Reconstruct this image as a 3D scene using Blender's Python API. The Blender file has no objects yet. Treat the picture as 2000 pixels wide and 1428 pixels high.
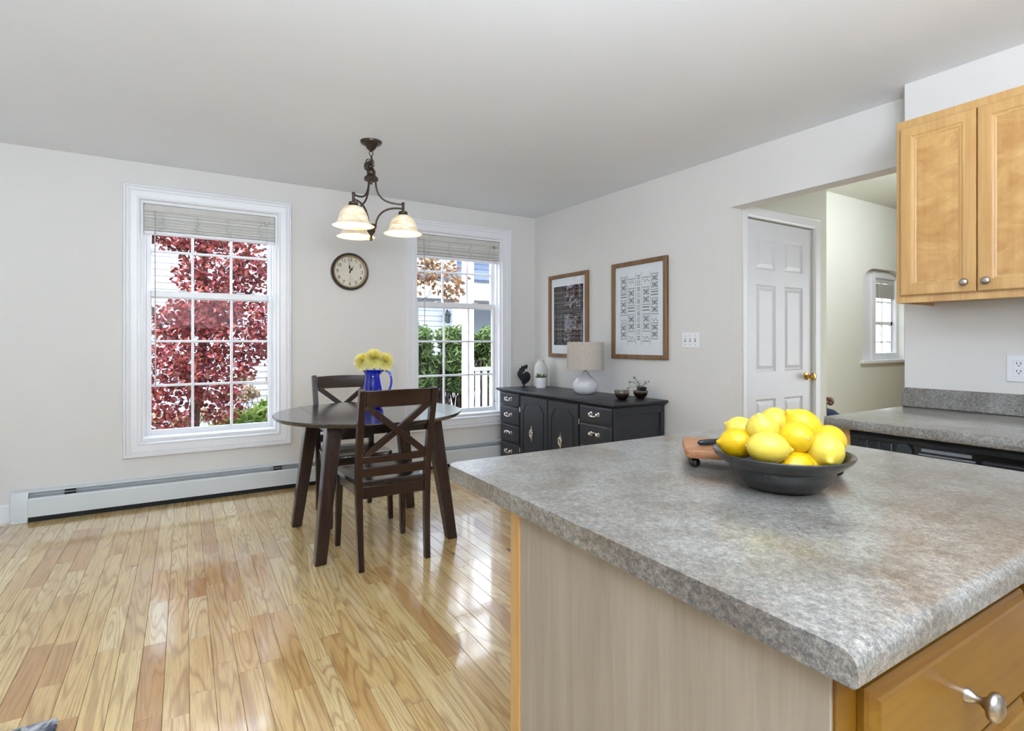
import bpy, bmesh, math, random
from mathutils import Vector, Matrix
random.seed(7)
PI = math.pi
S = bpy.context.scene
COL = S.collection

# ------------------------------------------------------------------ camera, sky, lights, exposure
CAM_H = 1.2
YAW = math.atan2(640, 1055)
cd = bpy.data.cameras.new('camera'); cam = bpy.data.objects.new('camera', cd); COL.objects.link(cam)
cam.location = (0, 0, CAM_H); cam.rotation_euler = (PI/2, 0, -YAW)
cd.sensor_width = 36; cd.lens = 36*1055/2000; cd.shift_y = -46/2000; cd.clip_start = 0.02
S.camera = cam

S.view_settings.view_transform = 'Standard'; S.view_settings.look = 'None'
S.view_settings.gamma = 1; S.view_settings.use_curve_mapping = False
S.view_settings.exposure = 0.0

W = bpy.data.worlds.new('sky'); S.world = W; W.use_nodes = True
wn = W.node_tree; wn.nodes.clear()
wo = wn.nodes.new('ShaderNodeOutputWorld'); wb = wn.nodes.new('ShaderNodeBackground')
tc = wn.nodes.new('ShaderNodeTexCoord'); sp = wn.nodes.new('ShaderNodeSeparateXYZ'); rp = wn.nodes.new('ShaderNodeValToRGB')
wn.links.new(tc.outputs['Generated'], sp.inputs[0]); wn.links.new(sp.outputs['Z'], rp.inputs[0])
rp.color_ramp.elements[0].color = (1.0, 1.0, 1.0, 1); rp.color_ramp.elements[1].color = (.55, .72, 1.0, 1)
wn.links.new(rp.outputs[0], wb.inputs[0]); wb.inputs[1].default_value = 7.0
wn.links.new(wb.outputs[0], wo.inputs[0])

def sun(energy, direction):
    l = bpy.data.lights.new('sun', 'SUN'); l.energy = energy; l.angle = math.radians(3); l.color = (1, .95, .86)
    o = bpy.data.objects.new('sun', l); COL.objects.link(o)
    o.rotation_euler = Vector(direction).to_track_quat('-Z', 'Y').to_euler(); o.location = (-6, 0, 8)
def area(name, loc, direction, sx, sy, power, color=(1, 1, 1)):
    l = bpy.data.lights.new(name, 'AREA'); l.shape = 'RECTANGLE'; l.size = sx; l.size_y = sy; l.energy = power; l.color = color
    o = bpy.data.objects.new(name, l); COL.objects.link(o); o.location = loc
    o.rotation_euler = Vector(direction).to_track_quat('-Z', 'Y').to_euler()
sun(8.0, (.8, .22, -.6))
area('daylight_left', (-2.55, 3.0, 1.15), (1, .4, -.03), 2.4, 1.9, 19, (.58, .79, 1.0))        # the glazed doors on the left
area('fill_rear', (.3, -2.4, 1.4), (.1, 1, .1), 3.6, 1.8, 10, (.84, .92, 1.0))           # added fill light behind the camera, no window built there
area('ceiling_fill', (.1, -.75, 1.75), (.05, .45, 1), 1.6, 1.6, 205, (.77, .87, 1.0))                    # added fill aimed up so the ceiling spreads it, no fixture here
area('foyer_light', (6.6, 2.2, 2.85), (.1, .75, -.6), 2.6, .5, 33, (.86, .93, 1))              # high foyer daylight
area('hall_fill', (6.3, .8, 1.15), (-.72, .55, .05), 1.6, 1.7, 35, (.86, .93, 1.0))               # added unseen fill that brightens the hall door and lower foyer wall

# ------------------------------------------------------------------ helpers
ORG = {}
def cr(pts, n=5):
    P = [Vector(p) for p in pts]; P = [P[0]*2-P[1]] + P + [P[-1]*2-P[-2]]; out = []
    for i in range(1, len(P)-2):
        a, b_, c, d = P[i-1:i+3]
        for k in range(n):
            t = k/n; out.append(.5*((2*b_)+(c-a)*t+(2*a-5*b_+4*c-d)*t*t+(3*b_-a-3*c+d)*t**3))
    return out+[P[-2]]
class MB:
    def __init__(s): s.bm = bmesh.new()
    def faces(s, vs, fs):
        bv = [s.bm.verts.new(v) for v in vs]
        for f in fs:
            try: s.bm.faces.new([bv[i] for i in f])
            except ValueError: pass
        return s
    def box(s, x0, x1, y0, y1, z0, z1, M=None):
        v = [Vector(p) for p in ((x0,y0,z0),(x1,y0,z0),(x1,y1,z0),(x0,y1,z0),(x0,y0,z1),(x1,y0,z1),(x1,y1,z1),(x0,y1,z1))]
        if M: v = [M @ p for p in v]
        return s.faces(v, [(3,2,1,0),(4,5,6,7),(0,1,5,4),(1,2,6,5),(2,3,7,6),(3,0,4,7)])
    def hexa(s, v): return s.faces(v, [(3,2,1,0),(4,5,6,7),(0,1,5,4),(1,2,6,5),(2,3,7,6),(3,0,4,7)])
    def loft(s, rings, cap=True, closed=False):
        bm = s.bm; R = [[bm.verts.new(p) for p in r] for r in rings]; n = len(R[0])
        K = len(R)
        for k in range(K if closed else K-1):
            a, b = R[k], R[(k+1) % K]
            for i in range(n):
                j = (i+1) % n
                try: bm.faces.new((a[i], a[j], b[j], b[i]))
                except ValueError: pass
        if cap and not closed:
            for r in ((R[-1],) if cap == 'end' else (R[0][::-1], R[-1])):
                try: bm.faces.new(r)
                except ValueError: pass
        return s
    def lathe(s, prof, c=(0,0,0), n=24, M=None, wob=None):
        rings = []
        for r, z in prof:
            r = max(r, 1e-4)
            ring = []
            for i in range(n):
                a = 2*PI*i/n; rr = r*(wob(a, z) if wob else 1)
                p = Vector((rr*math.cos(a), rr*math.sin(a), z))
                if M: p = M @ p
                ring.append(p + Vector(c))
            rings.append(ring)
        return s.loft(rings)
    def tube(s, pts, r, n=8, closed=False, flat=1.0):
        pts = [Vector(p) for p in pts]; K = len(pts)
        rad = r if isinstance(r, (list, tuple)) else [r]*K
        rings = []; up = None
        for k in range(K):
            if closed: t = pts[(k+1) % K]-pts[k-1]
            else: t = pts[min(k+1, K-1)]-pts[max(k-1, 0)]
            t.normalize()
            if up is None:
                up = Vector((0,0,1)) if abs(t.z) < .9 else Vector((1,0,0))
            sd = t.cross(up).normalized(); up = sd.cross(t).normalized()
            rings.append([pts[k]+sd*(rad[k]*math.cos(2*PI*i/n))+up*(rad[k]*flat*math.sin(2*PI*i/n)) for i in range(n)])
        return s.loft(rings, closed=closed)
    def beam(s, p0, p1, w, h, side=(1,0,0), w1=None, h1=None):
        p0, p1 = Vector(p0), Vector(p1); t = (p1-p0).normalized()
        sd = Vector(side); sd = (sd - t*sd.dot(t)).normalized(); up = sd.cross(t)
        w1 = w if w1 is None else w1; h1 = h if h1 is None else h1
        rings = []
        for p, a, b in ((p0, w, h), (p1, w1, h1)):
            rings.append([p+sd*(x*a/2)+up*(y*b/2) for x, y in ((-1,-1),(1,-1),(1,1),(-1,1))])
        return s.loft(rings)
    def strip(s, pts, w, h, side=(1,0,0)):            # rectangular section swept along a path, section kept to 'side'
        pts = [Vector(p) for p in pts]; K = len(pts); rings = []
        ws = w if isinstance(w, (list, tuple)) else [w]*K
        for k in range(K):
            t = (pts[min(k+1, K-1)]-pts[max(k-1, 0)]).normalized()
            sd = Vector(side); sd = (sd-t*sd.dot(t)).normalized(); up = sd.cross(t)
            rings.append([pts[k]+sd*(x*ws[k]/2)+up*(y*h/2) for x, y in ((-1,-1),(1,-1),(1,1),(-1,1))])
        return s.loft(rings)
    def prism(s, poly, w0, w1, f):                    # polygon (u, v) extruded from w0 to w1, mapped by f(u, v, w)
        return s.loft([[Vector(f(u, v, w0)) for u, v in poly], [Vector(f(u, v, w1)) for u, v in poly]])
    def rect_sweep(s, f, a0, a1, b0, b1, prof):       # mitred frame: profile of (inset, proud)
        rings = []
        for i, w in prof:
            rings.append([Vector(f(u, v, w)) for u, v in ((a0+i,b0+i),(a1-i,b0+i),(a1-i,b1-i),(a0+i,b1-i))])
        return s.loft(rings, closed=True)
    def ball(s, c, r, n=14, m=8, M=None):
        return s.lathe([(r*math.sin(PI*k/m), -r*math.cos(PI*k/m)) for k in range(m+1)], c, n, M)
    def done(s, name, mat, parent=None, bevel=0, seg=2, sharp=35, solid=0, sub=0, recalc=True):
        bm = s.bm
        bmesh.ops.remove_doubles(bm, verts=bm.verts, dist=1e-6)
        if recalc: bmesh.ops.recalc_face_normals(bm, faces=bm.faces)
        org = ORG.get(parent.name, Vector()) if parent else Vector()
        bmesh.ops.translate(bm, verts=bm.verts, vec=-org)
        me = bpy.data.meshes.new(name); bm.to_mesh(me); bm.free()
        for p in me.polygons: p.use_smooth = True
        me.set_sharp_from_angle(angle=math.radians(sharp))
        me.materials.append(mat)
        o = bpy.data.objects.new(name, me); COL.objects.link(o)
        if parent: o.parent = parent
        ORG[o.name] = org
        if solid:
            m = o.modifiers.new('solid', 'SOLIDIFY'); m.thickness = solid; m.offset = 0
        if bevel:
            m = o.modifiers.new('bevel', 'BEVEL'); m.width = bevel; m.segments = seg; m.limit_method = 'ANGLE'; m.angle_limit = math.radians(40)
        if sub:
            m = o.modifiers.new('sub', 'SUBSURF'); m.levels = sub; m.render_levels = sub
        return o
def thing(name, label, cat, loc=(0,0,0), group=None):
    o = bpy.data.objects.new(name, None); o.empty_display_size = .1; COL.objects.link(o); o.location = loc
    ORG[o.name] = Vector(loc); o['label'] = label; o['category'] = cat
    if group: o['group'] = group
    return o
def tag(o, label, cat, group=None):
    o['label'] = label; o['category'] = cat
    if group: o['group'] = group
    return o
def struct(o): o['kind'] = 'structure'; return o
def sroot(name, loc=(0,0,0)):
    o = bpy.data.objects.new(name, None); o.empty_display_size = .1; COL.objects.link(o); o.location = loc
    ORG[o.name] = Vector(loc); o['kind'] = 'structure'; return o
def stuff(o): o['kind'] = 'stuff'; return o
def dup(root, loc, rotz=0):
    r = root.copy(); COL.objects.link(r); r.location = loc; r.rotation_euler = (0,0,rotz)
    for ch in list(root.children):
        c = ch.copy(); COL.objects.link(c); c.parent = r
        for g in list(ch.children):
            d = g.copy(); COL.objects.link(d); d.parent = c
    return r
def text_mesh(b, txt, size, f, cx, cy, w, bold=.02):
    cu = bpy.data.curves.new('t', 'FONT'); cu.body = txt; cu.size = size; cu.align_x = 'CENTER'; cu.align_y = 'CENTER'; cu.offset = bold*size; cu.resolution_u = 3
    o = bpy.data.objects.new('t', cu); COL.objects.link(o)
    me = bpy.data.meshes.new_from_object(o.evaluated_get(bpy.context.evaluated_depsgraph_get()))
    vs = [f(v.co.x+cx, v.co.y+cy, w) for v in me.vertices]
    b.faces(vs, [tuple(p.vertices) for p in me.polygons])
    bpy.data.objects.remove(o); bpy.data.meshes.remove(me); bpy.data.curves.remove(cu)

# ------------------------------------------------------------------ materials
def srgb(r, g, b):
    return tuple(((c/255)/12.92 if c/255 <= .04045 else ((c/255+.055)/1.055)**2.4) for c in (r, g, b)) + (1,)
class NT:
    def __init__(s, name):
        s.m = bpy.data.materials.new(name); s.m.use_nodes = True; s.t = s.m.node_tree
        s.p = s.t.nodes['Principled BSDF']; s.out = s.t.nodes['Material Output']
    def n(s, typ, **k):
        nd = s.t.nodes.new('ShaderNode'+typ)
        for a, v in k.items(): setattr(nd, a, v)
        return nd
    def l(s, a, b): s.t.links.new(a, b)
    def set(s, **k):
        for a, v in k.items(): s.p.inputs[a.replace('_', ' ')].default_value = v
    def coord(s, kind='Object', scale=(1,1,1), offset=None):
        c = s.n('TexCoord').outputs[kind]
        if offset is not None:
            a = s.n('VectorMath', operation='ADD'); s.l(c, a.inputs[0]); s.l(offset, a.inputs[1]); c = a.outputs[0]
        m = s.n('VectorMath', operation='MULTIPLY'); s.l(c, m.inputs[0]); m.inputs[1].default_value = scale
        return m.outputs[0]
    def noise(s, vec, scale, detail=4, rough=.55, dist=0):
        q = s.n('TexNoise'); q.inputs['Scale'].default_value = scale; q.inputs['Detail'].default_value = detail
        q.inputs['Roughness'].default_value = rough; q.inputs['Distortion'].default_value = dist
        s.l(vec, q.inputs['Vector']); return q.outputs['Fac']
    def ramp(s, fac, stops):
        r = s.n('ValToRGB'); e = r.color_ramp.elements
        while len(e) < len(stops): e.new(.5)
        for q, (p, c) in zip(e, stops): q.position = p; q.color = c
        s.l(fac, r.inputs[0]); return r.outputs[0]
    def math(s, op, a, b=None, c=None):
        q = s.n('Math', operation=op)
        for i, v in enumerate((a, b, c)):
            if v is None: continue
            if isinstance(v, (int, float)): q.inputs[i].default_value = v
            else: s.l(v, q.inputs[i])
        return q.outputs[0]
    def mix(s, fac, a, b, blend='MIX'):
        q = s.n('Mix', data_type='RGBA', blend_type=blend)
        for i, v in ((0, fac), (6, a), (7, b)):
            if isinstance(v, (int, float)): q.inputs[i].default_value = v
            elif isinstance(v, tuple): q.inputs[i].default_value = v
            else: s.l(v, q.inputs[i])
        return q.outputs[2]
    def bump(s, h, strength=.1, dist=.01):
        b = s.n('Bump'); b.inputs['Strength'].default_value = strength; b.inputs['Distance'].default_value = dist
        s.l(h, b.inputs['Height']); s.l(b.outputs[0], s.p.inputs['Normal'])
def plain(name, col, rough=.5, metal=0, var=.06, scale=30, bump=0, coat=0, spec=.5):
    t = NT(name); v = t.coord()
    f = t.noise(v, scale)
    lo = tuple(c*(1-var) for c in col[:3])+(1,); hi = tuple(min(1, c*(1+var)) for c in col[:3])+(1,)
    t.l(t.ramp(f, [(.3, lo), (.7, hi)]), t.p.inputs['Base Color'])
    t.set(Roughness=rough, Metallic=metal, Coat_Weight=coat, Specular_IOR_Level=spec)
    t.p.inputs['Coat Roughness'].default_value = .08
    if bump: t.bump(t.noise(v, scale*6, 3), bump, .004)
    return t.m
def wood(name, dark, light, axis=2, rough=.35, coat=.2, grain=1.0, figure=0.0):
    t = NT(name)
    oi = t.n('ObjectInfo'); off = t.n('VectorMath', operation='SCALE'); off.inputs[0].default_value = (3.1, 5.7, 4.3); t.l(oi.outputs['Random'], off.inputs['Scale'])
    sc = [16*grain]*3; sc[axis] = 1.3*grain
    v = t.coord(scale=tuple(sc), offset=off.outputs[0])
    a = t.noise(v, 1, 5, .6, .6)
    sc2 = [120*grain]*3; sc2[axis] = 4*grain
    b = t.noise(t.coord(scale=tuple(sc2), offset=off.outputs[0]), 1, 2)
    f = t.math('ADD', t.math('MULTIPLY', a, .75), t.math('MULTIPLY', b, .25))
    if figure:
        sf = [7]*3; sf[axis] = 12
        g = t.noise(t.coord(scale=tuple(sf)), 1, 3, .6, 1.2)
        f = t.math('ADD', t.math('MULTIPLY', f, 1-figure), t.math('MULTIPLY', g, figure))
    t.l(t.ramp(f, [(.33, dark), (.68, light)]), t.p.inputs['Base Color'])
    t.set(Roughness=rough, Coat_Weight=coat); t.p.inputs['Coat Roughness'].default_value = .15
    t.bump(b, .05, .002)
    return t.m

def m_wall(name, col):
    t = NT(name); v = t.coord()
    f = t.noise(v, 1.5, 3)
    t.l(t.ramp(f, [(.3, tuple(c*.97 for c in col[:3])+(1,)), (.7, col)]), t.p.inputs['Base Color'])
    t.set(Roughness=.55, Specular_IOR_Level=.35)
    t.bump(t.noise(v, 220, 2), .04, .003)
    return t.m
M_WALL = m_wall('wall_paint', srgb(228, 225, 220))
M_CEIL = m_wall('ceiling_paint', srgb(240, 242, 245))
M_FOYER = m_wall('foyer_paint', srgb(228, 228, 216))
M_TRIM = plain('white_trim', srgb(240, 240, 242), .32, var=.015, scale=6)
M_DOOR = plain('door_paint', srgb(228, 228, 232), .35, var=.02, scale=5)
M_HEAT = plain('heater_enamel', srgb(222, 226, 228), .4, var=.03, scale=4)
M_DARK = plain('dark_gap', srgb(20, 19, 18), .7)
M_BLIND = plain('blind_slats', srgb(205, 202, 194), .5, var=.05, scale=14)
def m_slat():
    t = NT('blind_slat'); ge = t.n('NewGeometry')
    t.l(t.ramp(ge.outputs['Random Per Island'], [(0, srgb(206, 202, 194)), (1, srgb(240, 238, 232))]), t.p.inputs['Base Color']); t.set(Roughness=.5); return t.m
M_SLAT = m_slat()
M_CORD = plain('cord', srgb(186, 184, 178), .6)

def m_floor():
    t = NT('oak_strip')
    oi = t.n('ObjectInfo'); ge = t.n('NewGeometry')
    r = t.math('FRACT', t.math('ADD', t.math('MULTIPLY', oi.outputs['Random'], 7.13), t.math('MULTIPLY', ge.outputs['Random Per Island'], 5.77)))
    r2 = t.math('FRACT', t.math('MULTIPLY', r, 17.3)); r3 = t.math('FRACT', t.math('MULTIPLY', r, 41.9))
    off = t.n('CombineXYZ'); t.l(t.math('MULTIPLY', r, 31), off.inputs[0]); t.l(t.math('MULTIPLY', r2, 47), off.inputs[1]); t.l(t.math('MULTIPLY', r3, 9), off.inputs[2])
    v = t.coord(scale=(8, .62, 1), offset=off.outputs[0])
    n1 = t.noise(v, 1, 2, .5, .25)                                     # broad figure, contoured into growth rings
    rings = t.math('SINE', t.math('MULTIPLY', n1, t.math('MULTIPLY_ADD', r3, 70, 70)))
    rings = t.math('POWER', t.math('MULTIPLY_ADD', rings, .5, .5), 3.2)
    pores = t.noise(t.coord(scale=(280, 8, 1), offset=off.outputs[0]), 1, 3, .65)
    broad = t.noise(v, .6, 3)
    base = t.ramp(r, [(0, srgb(228, 200, 140)), (.2, srgb(220, 184, 120)), (.42, srgb(238, 214, 160)), (.6, srgb(210, 172, 108)), (.76, srgb(228, 198, 138)), (.9, srgb(202, 158, 98)), (1, srgb(190, 144, 88))])
    c = t.mix(t.math('MULTIPLY', rings, .5), base, srgb(158, 112, 60))
    c = t.mix(t.math('MULTIPLY', t.math('MAXIMUM', t.math('SUBTRACT', .55, pores), 0), 1.7), c, srgb(132, 94, 48))
    c = t.mix(t.math('MULTIPLY', t.math('SMOOTH_MIN', t.math('MAXIMUM', t.math('SUBTRACT', broad, .56), 0), .25, .1), 2.2), c, srgb(150, 96, 56))
    vo = t.n('TexVoronoi'); vo.inputs['Scale'].default_value = 1; vo.inputs['Randomness'].default_value = 1
    t.l(t.coord(scale=(5, 1.7, 0), offset=off.outputs[0]), vo.inputs['Vector'])
    kn = t.math('MULTIPLY', t.math('LESS_THAN', vo.outputs['Distance'], .06), .85)
    kh = t.math('MAXIMUM', t.math('MULTIPLY_ADD', vo.outputs['Distance'], -5, 1), 0)
    c = t.mix(t.math('MULTIPLY', kh, .45), c, srgb(150, 95, 50))
    c = t.mix(kn, c, srgb(70, 38, 20))
    t.l(c, t.p.inputs['Base Color'])
    rg = t.math('MULTIPLY_ADD', t.noise(t.coord(scale=(3, 3, 3)), 1.4, 3), .14, .14)
    t.l(rg, t.p.inputs['Roughness'])
    t.set(Coat_Weight=.9, Specular_IOR_Level=.5); t.p.inputs['Coat Roughness'].default_value = .07
    t.bump(t.math('ADD', t.noise(t.coord(scale=(18, 3, 1)), 1, 2), t.math('MULTIPLY', pores, .05)), .05, .004)
    return t.m
M_FLOOR = m_floor()
M_SUB = plain('subfloor', srgb(52, 36, 22), .8)

def m_counter():
    t = NT('laminate_stone')
    v = t.coord(scale=(1, 1, 1))
    big = t.noise(v, 7, 4, .6, .4)
    mid = t.noise(t.coord(scale=(1, .8, 1)), 120, 6, .74, .4)
    fine = t.noise(v, 380, 3, .7)
    f = t.math('ADD', t.math('MULTIPLY', mid, .62), t.math('MULTIPLY', fine, .38))
    c1 = t.ramp(f, [(.36, srgb(82, 81, 80)), (.455, srgb(114, 112, 108)), (.535, srgb(144, 140, 133)), (.635, srgb(178, 172, 161))])
    c2 = t.mix(t.ramp(big, [(.42, (0,0,0,1)), (.66, (1,1,1,1))]), c1, srgb(168, 142, 112), 'MULTIPLY')
    c = t.mix(.6, c1, c2)
    t.l(c, t.p.inputs['Base Color'])
    t.set(Roughness=.3, Specular_IOR_Level=.5, Coat_Weight=.9); t.p.inputs['Coat Roughness'].default_value = .2
    t.bump(fine, .05, .002)
    return t.m
M_COUNTER = m_counter()
M_MAPLE = wood('maple', srgb(184, 138, 80), srgb(208, 168, 108), 2, .34, .25)
M_MAPLEFIG = wood('figured_maple', srgb(174, 124, 64), srgb(212, 170, 108), 2, .28, .3, 1.0, .6)
M_MAPLED = wood('maple_amber', srgb(110, 70, 10), srgb(138, 98, 20), 0, .34, .15)
M_PALE = wood('pale_veneer', srgb(150, 137, 122), srgb(170, 158, 143), 2, .5, .0, 1.3)
M_ESP = wood('espresso_wood', srgb(30, 18, 14), srgb(56, 36, 29), 2, .26, .35)
M_ESPX = wood('espresso_wood_level', srgb(30, 18, 14), srgb(54, 35, 28), 0, .24, .4)
M_TOP = wood('espresso_top', srgb(34, 26, 24), srgb(54, 42, 38), 1, .2, .5, .8)
M_FRAME = wood('frame_wood', srgb(108, 78, 50), srgb(144, 108, 72), 2, .5, .05)
M_BOARD = wood('acacia', srgb(132, 80, 48), srgb(196, 142, 98), 0, .45, .05, 2)
M_BLACK = plain('black_paint', srgb(40, 42, 48), .36, var=.08, scale=20, bump=.08)
M_SILVER = plain('silver_metal', srgb(236, 232, 226), .16, 1, var=.03)
M_NICKEL = plain('satin_nickel', srgb(176, 170, 164), .28, 1, var=.05)
M_BRASS = plain('brass', srgb(206, 164, 88), .18, 1, var=.05)
M_BRONZE = plain('oil_bronze', srgb(78, 66, 58), .38, .75, var=.18, scale=24)
M_PLATE = plain('white_plastic', srgb(240, 240, 242), .3, var=.01)
M_BLKPL = plain('black_plastic', srgb(34, 37, 42), .32, var=.05)
M_BLKGL = plain('black_gloss', srgb(14, 15, 17), .12, var=.05)
M_GREYPL = plain('grey_plastic', srgb(112, 116, 122), .35, var=.05)

def m_thin_glass(name='window_glass', k=.16):
    t = NT(name); t.t.nodes.remove(t.p)
    a = t.n('BsdfTransparent'); g = t.n('BsdfGlossy'); g.inputs['Roughness'].default_value = .0
    a.inputs[0].default_value = (.97, .985, .98, 1)
    fr = t.n('Fresnel'); fr.inputs['IOR'].default_value = 1.35
    mx = t.n('MixShader'); t.l(t.math('MULTIPLY', fr.outputs[0], k), mx.inputs[0]); t.l(a.outputs[0], mx.inputs[1]); t.l(g.outputs[0], mx.inputs[2])
    t.l(mx.outputs[0], t.out.inputs[0]); return t.m
M_GLASS = m_thin_glass(); M_PICG = m_thin_glass('picture_glass', .1)
def m_blue():
    t = NT('cobalt_glass'); t.set(Base_Color=(.012, .03, .62, 1), Roughness=.02, Transmission_Weight=.85, IOR=1.45)
    v = t.coord(); t.l(t.ramp(t.noise(v, 12), [(.3, (.012,.035,.66,1)), (.7, (.03,.08,.9,1))]), t.p.inputs['Base Color']); return t.m
M_BLUE = m_blue()
def m_shade():
    t = NT('alabaster_shade'); v = t.coord()
    n = t.noise(t.coord(scale=(9, 9, 26)), 1, 4, .6, 1.4)
    c = t.ramp(n, [(.34, (.74, .5, .26, 1)), (.5, (.88, .75, .54, 1)), (.64, (.95, .88, .74, 1))])
    t.l(c, t.p.inputs['Base Color']); t.l(c, t.p.inputs['Emission Color'])
    t.set(Roughness=.35, Emission_Strength=.27, Subsurface_Weight=.0, Transmission_Weight=.0); return t.m
M_SHADE = m_shade()
def m_bulb():
    t = NT('lit_bulb'); t.set(Base_Color=(1, 1, 1, 1), Emission_Color=(1, .88, .68, 1), Emission_Strength=4); return t.m
M_BULB = m_bulb()

# ------------------------------------------------------------------ room shell
YB = 4.795; XA = 3.19; XK = 3.03; YK = 1.27; XL = -2.75; YR = -2.7; HT = 2.62
W1, W2 = (.19, 'window_1'), (2.315, 'window_2')
OZ0, OZ1 = .467, 2.24
def cz(y): return 2.515 - .014*(YB-y)                     # the ceiling drops a little towards the kitchen
b = MB(); b.box(XL-.2, 12, YR-.2, YB+.2, -.3, -.02); floor = struct(b.done('floor', M_SUB))
b = MB(); q = []
for z in (0, .15):
    q += [(XL-.2, YR-.2, cz(YR-.2)+z), (XA+.06, YR-.2, cz(YR-.2)+z), (XA+.06, YB+.2, cz(YB+.2)+z), (XL-.2, YB+.2, cz(YB+.2)+z)]
b.hexa([Vector(p) for p in q]); struct(b.done('ceiling', M_CEIL))
b = MB()
xs = [XL-.2]
for cx, _ in (W1, W2): xs += [cx-.465, cx+.465]
xs.append(XA+.12)
for i in range(0, len(xs), 2): b.box(xs[i], xs[i+1], YB, YB+.16, 0, HT)
for cx, _ in (W1, W2):
    b.box(cx-.465, cx+.465, YB, YB+.16, 0, OZ0); b.box(cx-.465, cx+.465, YB, YB+.16, OZ1, HT)
struct(b.done('wall_back', M_WALL))
b = MB(); b.box(XA, XA+.12, 2.38, YB, 0, HT); b.box(XA, XA+.12, YK, 2.38, 2.12, HT); struct(b.done('wall_right', M_WALL))
b = MB(); b.box(XK, XA+.12, YR-.2, YK, 0, HT); struct(b.done('wall_kitchen', M_WALL))
b = MB(); b.box(XL-.2, XL, YR-.2, YB, 0, HT); struct(b.done('wall_left', M_WALL))
b = MB(); b.box(XL, XK, YR-.2, YR, 0, HT); struct(b.done('wall_rear', M_WALL))
# hallway wall with the door, then the taller foyer
YD = 2.42
b = MB(); b.box(XA+.12, 3.424, YD, YD+.12, 0, 3.05); b.box(4.255, 4.446, YD, YD+.12, 0, 3.05); b.box(3.424, 4.255, YD, YD+.12, 2.095, 3.05)
b.box(4.436, 4.446, YD+.12, 3.6, 0, 3.05); b.box(3.424, 4.255, YD+.07, YD+.12, 0, 2.095)
struct(b.done('wall_hall', M_FOYER))
YF = 3.6
FX0, FX1, FZ0, FZ1, FR, FRX = 7.458, 8.587, .95, 2.17, .21, .36
def arch(n=9):
    pts = [(FX0, FZ0), (FX0, FZ1-FR)]
    for k in range(1, n+1):
        a = PI - PI/2*k/n; pts.append((FX0+FRX+FRX*math.cos(a), FZ1-FR+FR*math.sin(a)))
    for k in range(0, n+1):
        a = PI/2 - PI/2*k/n; pts.append((FX1-FRX+FRX*math.cos(a), FZ1-FR+FR*math.sin(a)))
    pts.append((FX1, FZ0)); return pts
b = MB(); A = arch(); top = 3.15
for y in (YF,): pass
b.box(4.446, FX0, YF, YF+.1, 0, top); b.box(FX1, 12, YF, YF+.1, 0, top); b.box(FX0, FX1, YF, YF+.1, 0, FZ0)
b.prism(A[1:-1] + [(FX1, top), (FX0, top)], 0, .1, lambda u, v, w: (u, YF+w, v))
SX0, SX1, SZ0, SZ1 = 7.98, 8.53, .975, 2.06
wall_f = b; b = MB()
b.box(FX0-.1, SX0, YF+.1, YF+.2, FZ0-.1, FZ1+.1); b.box(SX1, FX1+.1, YF+.1, YF+.2, FZ0-.1, FZ1+.1)
b.box(SX0, SX1, YF+.1, YF+.2, SZ1, FZ1+.1); b.box(SX0, SX1, YF+.1, YF+.2, FZ0-.1, SZ0)
struct(b.done('wall_recess', M_TRIM, sharp=1)); b = wall_f; b.box(FX1-.012, FX1, YF-.001, YF+.1, FZ0, FZ1-FR)
struct(b.done('wall_foyer', M_FOYER, sharp=1))
b = MB(); b.box(XA+.06, 12, YR, YF+.1, 3.02, 3.15); struct(b.done('ceiling_foyer', M_FOYER))
b = MB(); b.box(11.9, 12, YR, YF, 0, 3.05); b.box(XA+.12, 12, -.4, -.3, 0, 3.05); b.box(XA, XA+.12, YR, 2.38, HT, 3.05); b.box(XA+.0, XA+.12, 2.38, YB, HT, 3.05); struct(b.done('wall_foyer_far', M_FOYER))
b = MB(); b.box(FX0-.06, FX1-.001, YF-.04, YF+.101, FZ0-.03, FZ0+.012); struct(b.done('trim_1', M_TRIM, bevel=.006))

# ---- oak strip floor, one object per plank
PWID = .0762; LENS = [.23, .31, .4, .5, .62, .76, .95]
def cam_px(x, y, z):
    s_, c_ = math.sin(YAW), math.cos(YAW); d = x*s_+y*c_; l = x*c_-y*s_
    if d < .05: return None
    return 1000+1055*l/d, 668-1055*(z-CAM_H)/d, d
def plank_verts(L, w=PWID-.0009, ch=.0011, h=.018):
    rings = []
    for y in (-L/2+.0005, L/2-.0005):
        rings.append([(-w/2, y, -h), (w/2, y, -h), (w/2, y, -ch), (w/2-ch, y, 0), (-w/2+ch, y, 0), (-w/2, y, -ch)])
    return [Vector(p) for r in rings for p in r], [(0,1,2,3,4,5)[::-1], (6,7,8,9,10,11)] + [(i, (i+1) % 6, (i+1) % 6+6, i+6) for i in range(6)]
pm = []
for L in LENS:
    b = MB(); b.faces(*plank_verts(L)); o = b.done('plank_proto', M_FLOOR, sharp=20)
    pm.append(o.data); bpy.data.objects.remove(o)
planks = []
x = XL + .0 ; x0 = .015 - PWID*math.ceil((.015-XL)/PWID) + PWID/2
i = 0
while x0 + i*PWID < XA + .02:
    px_ = x0+i*PWID; y = YR - random.random()*.6
    while y < YB:
        li = random.choices(range(len(LENS)), (1.2, 2, 3, 3, 3, 2.2, 1.6))[0]; L = LENS[li]
        planks.append((px_, y+L/2, li)); y += L
    i += 1
def score(p):
    q = cam_px(p[0], min(p[1], YB-.1), 0)
    if not q or q[0] < -120 or q[0] > 1010 or q[1] > 1560: return 0
    return LENS[p[2]]/q[2]**2
planks.sort(key=score, reverse=True)
b = MB()
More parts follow.
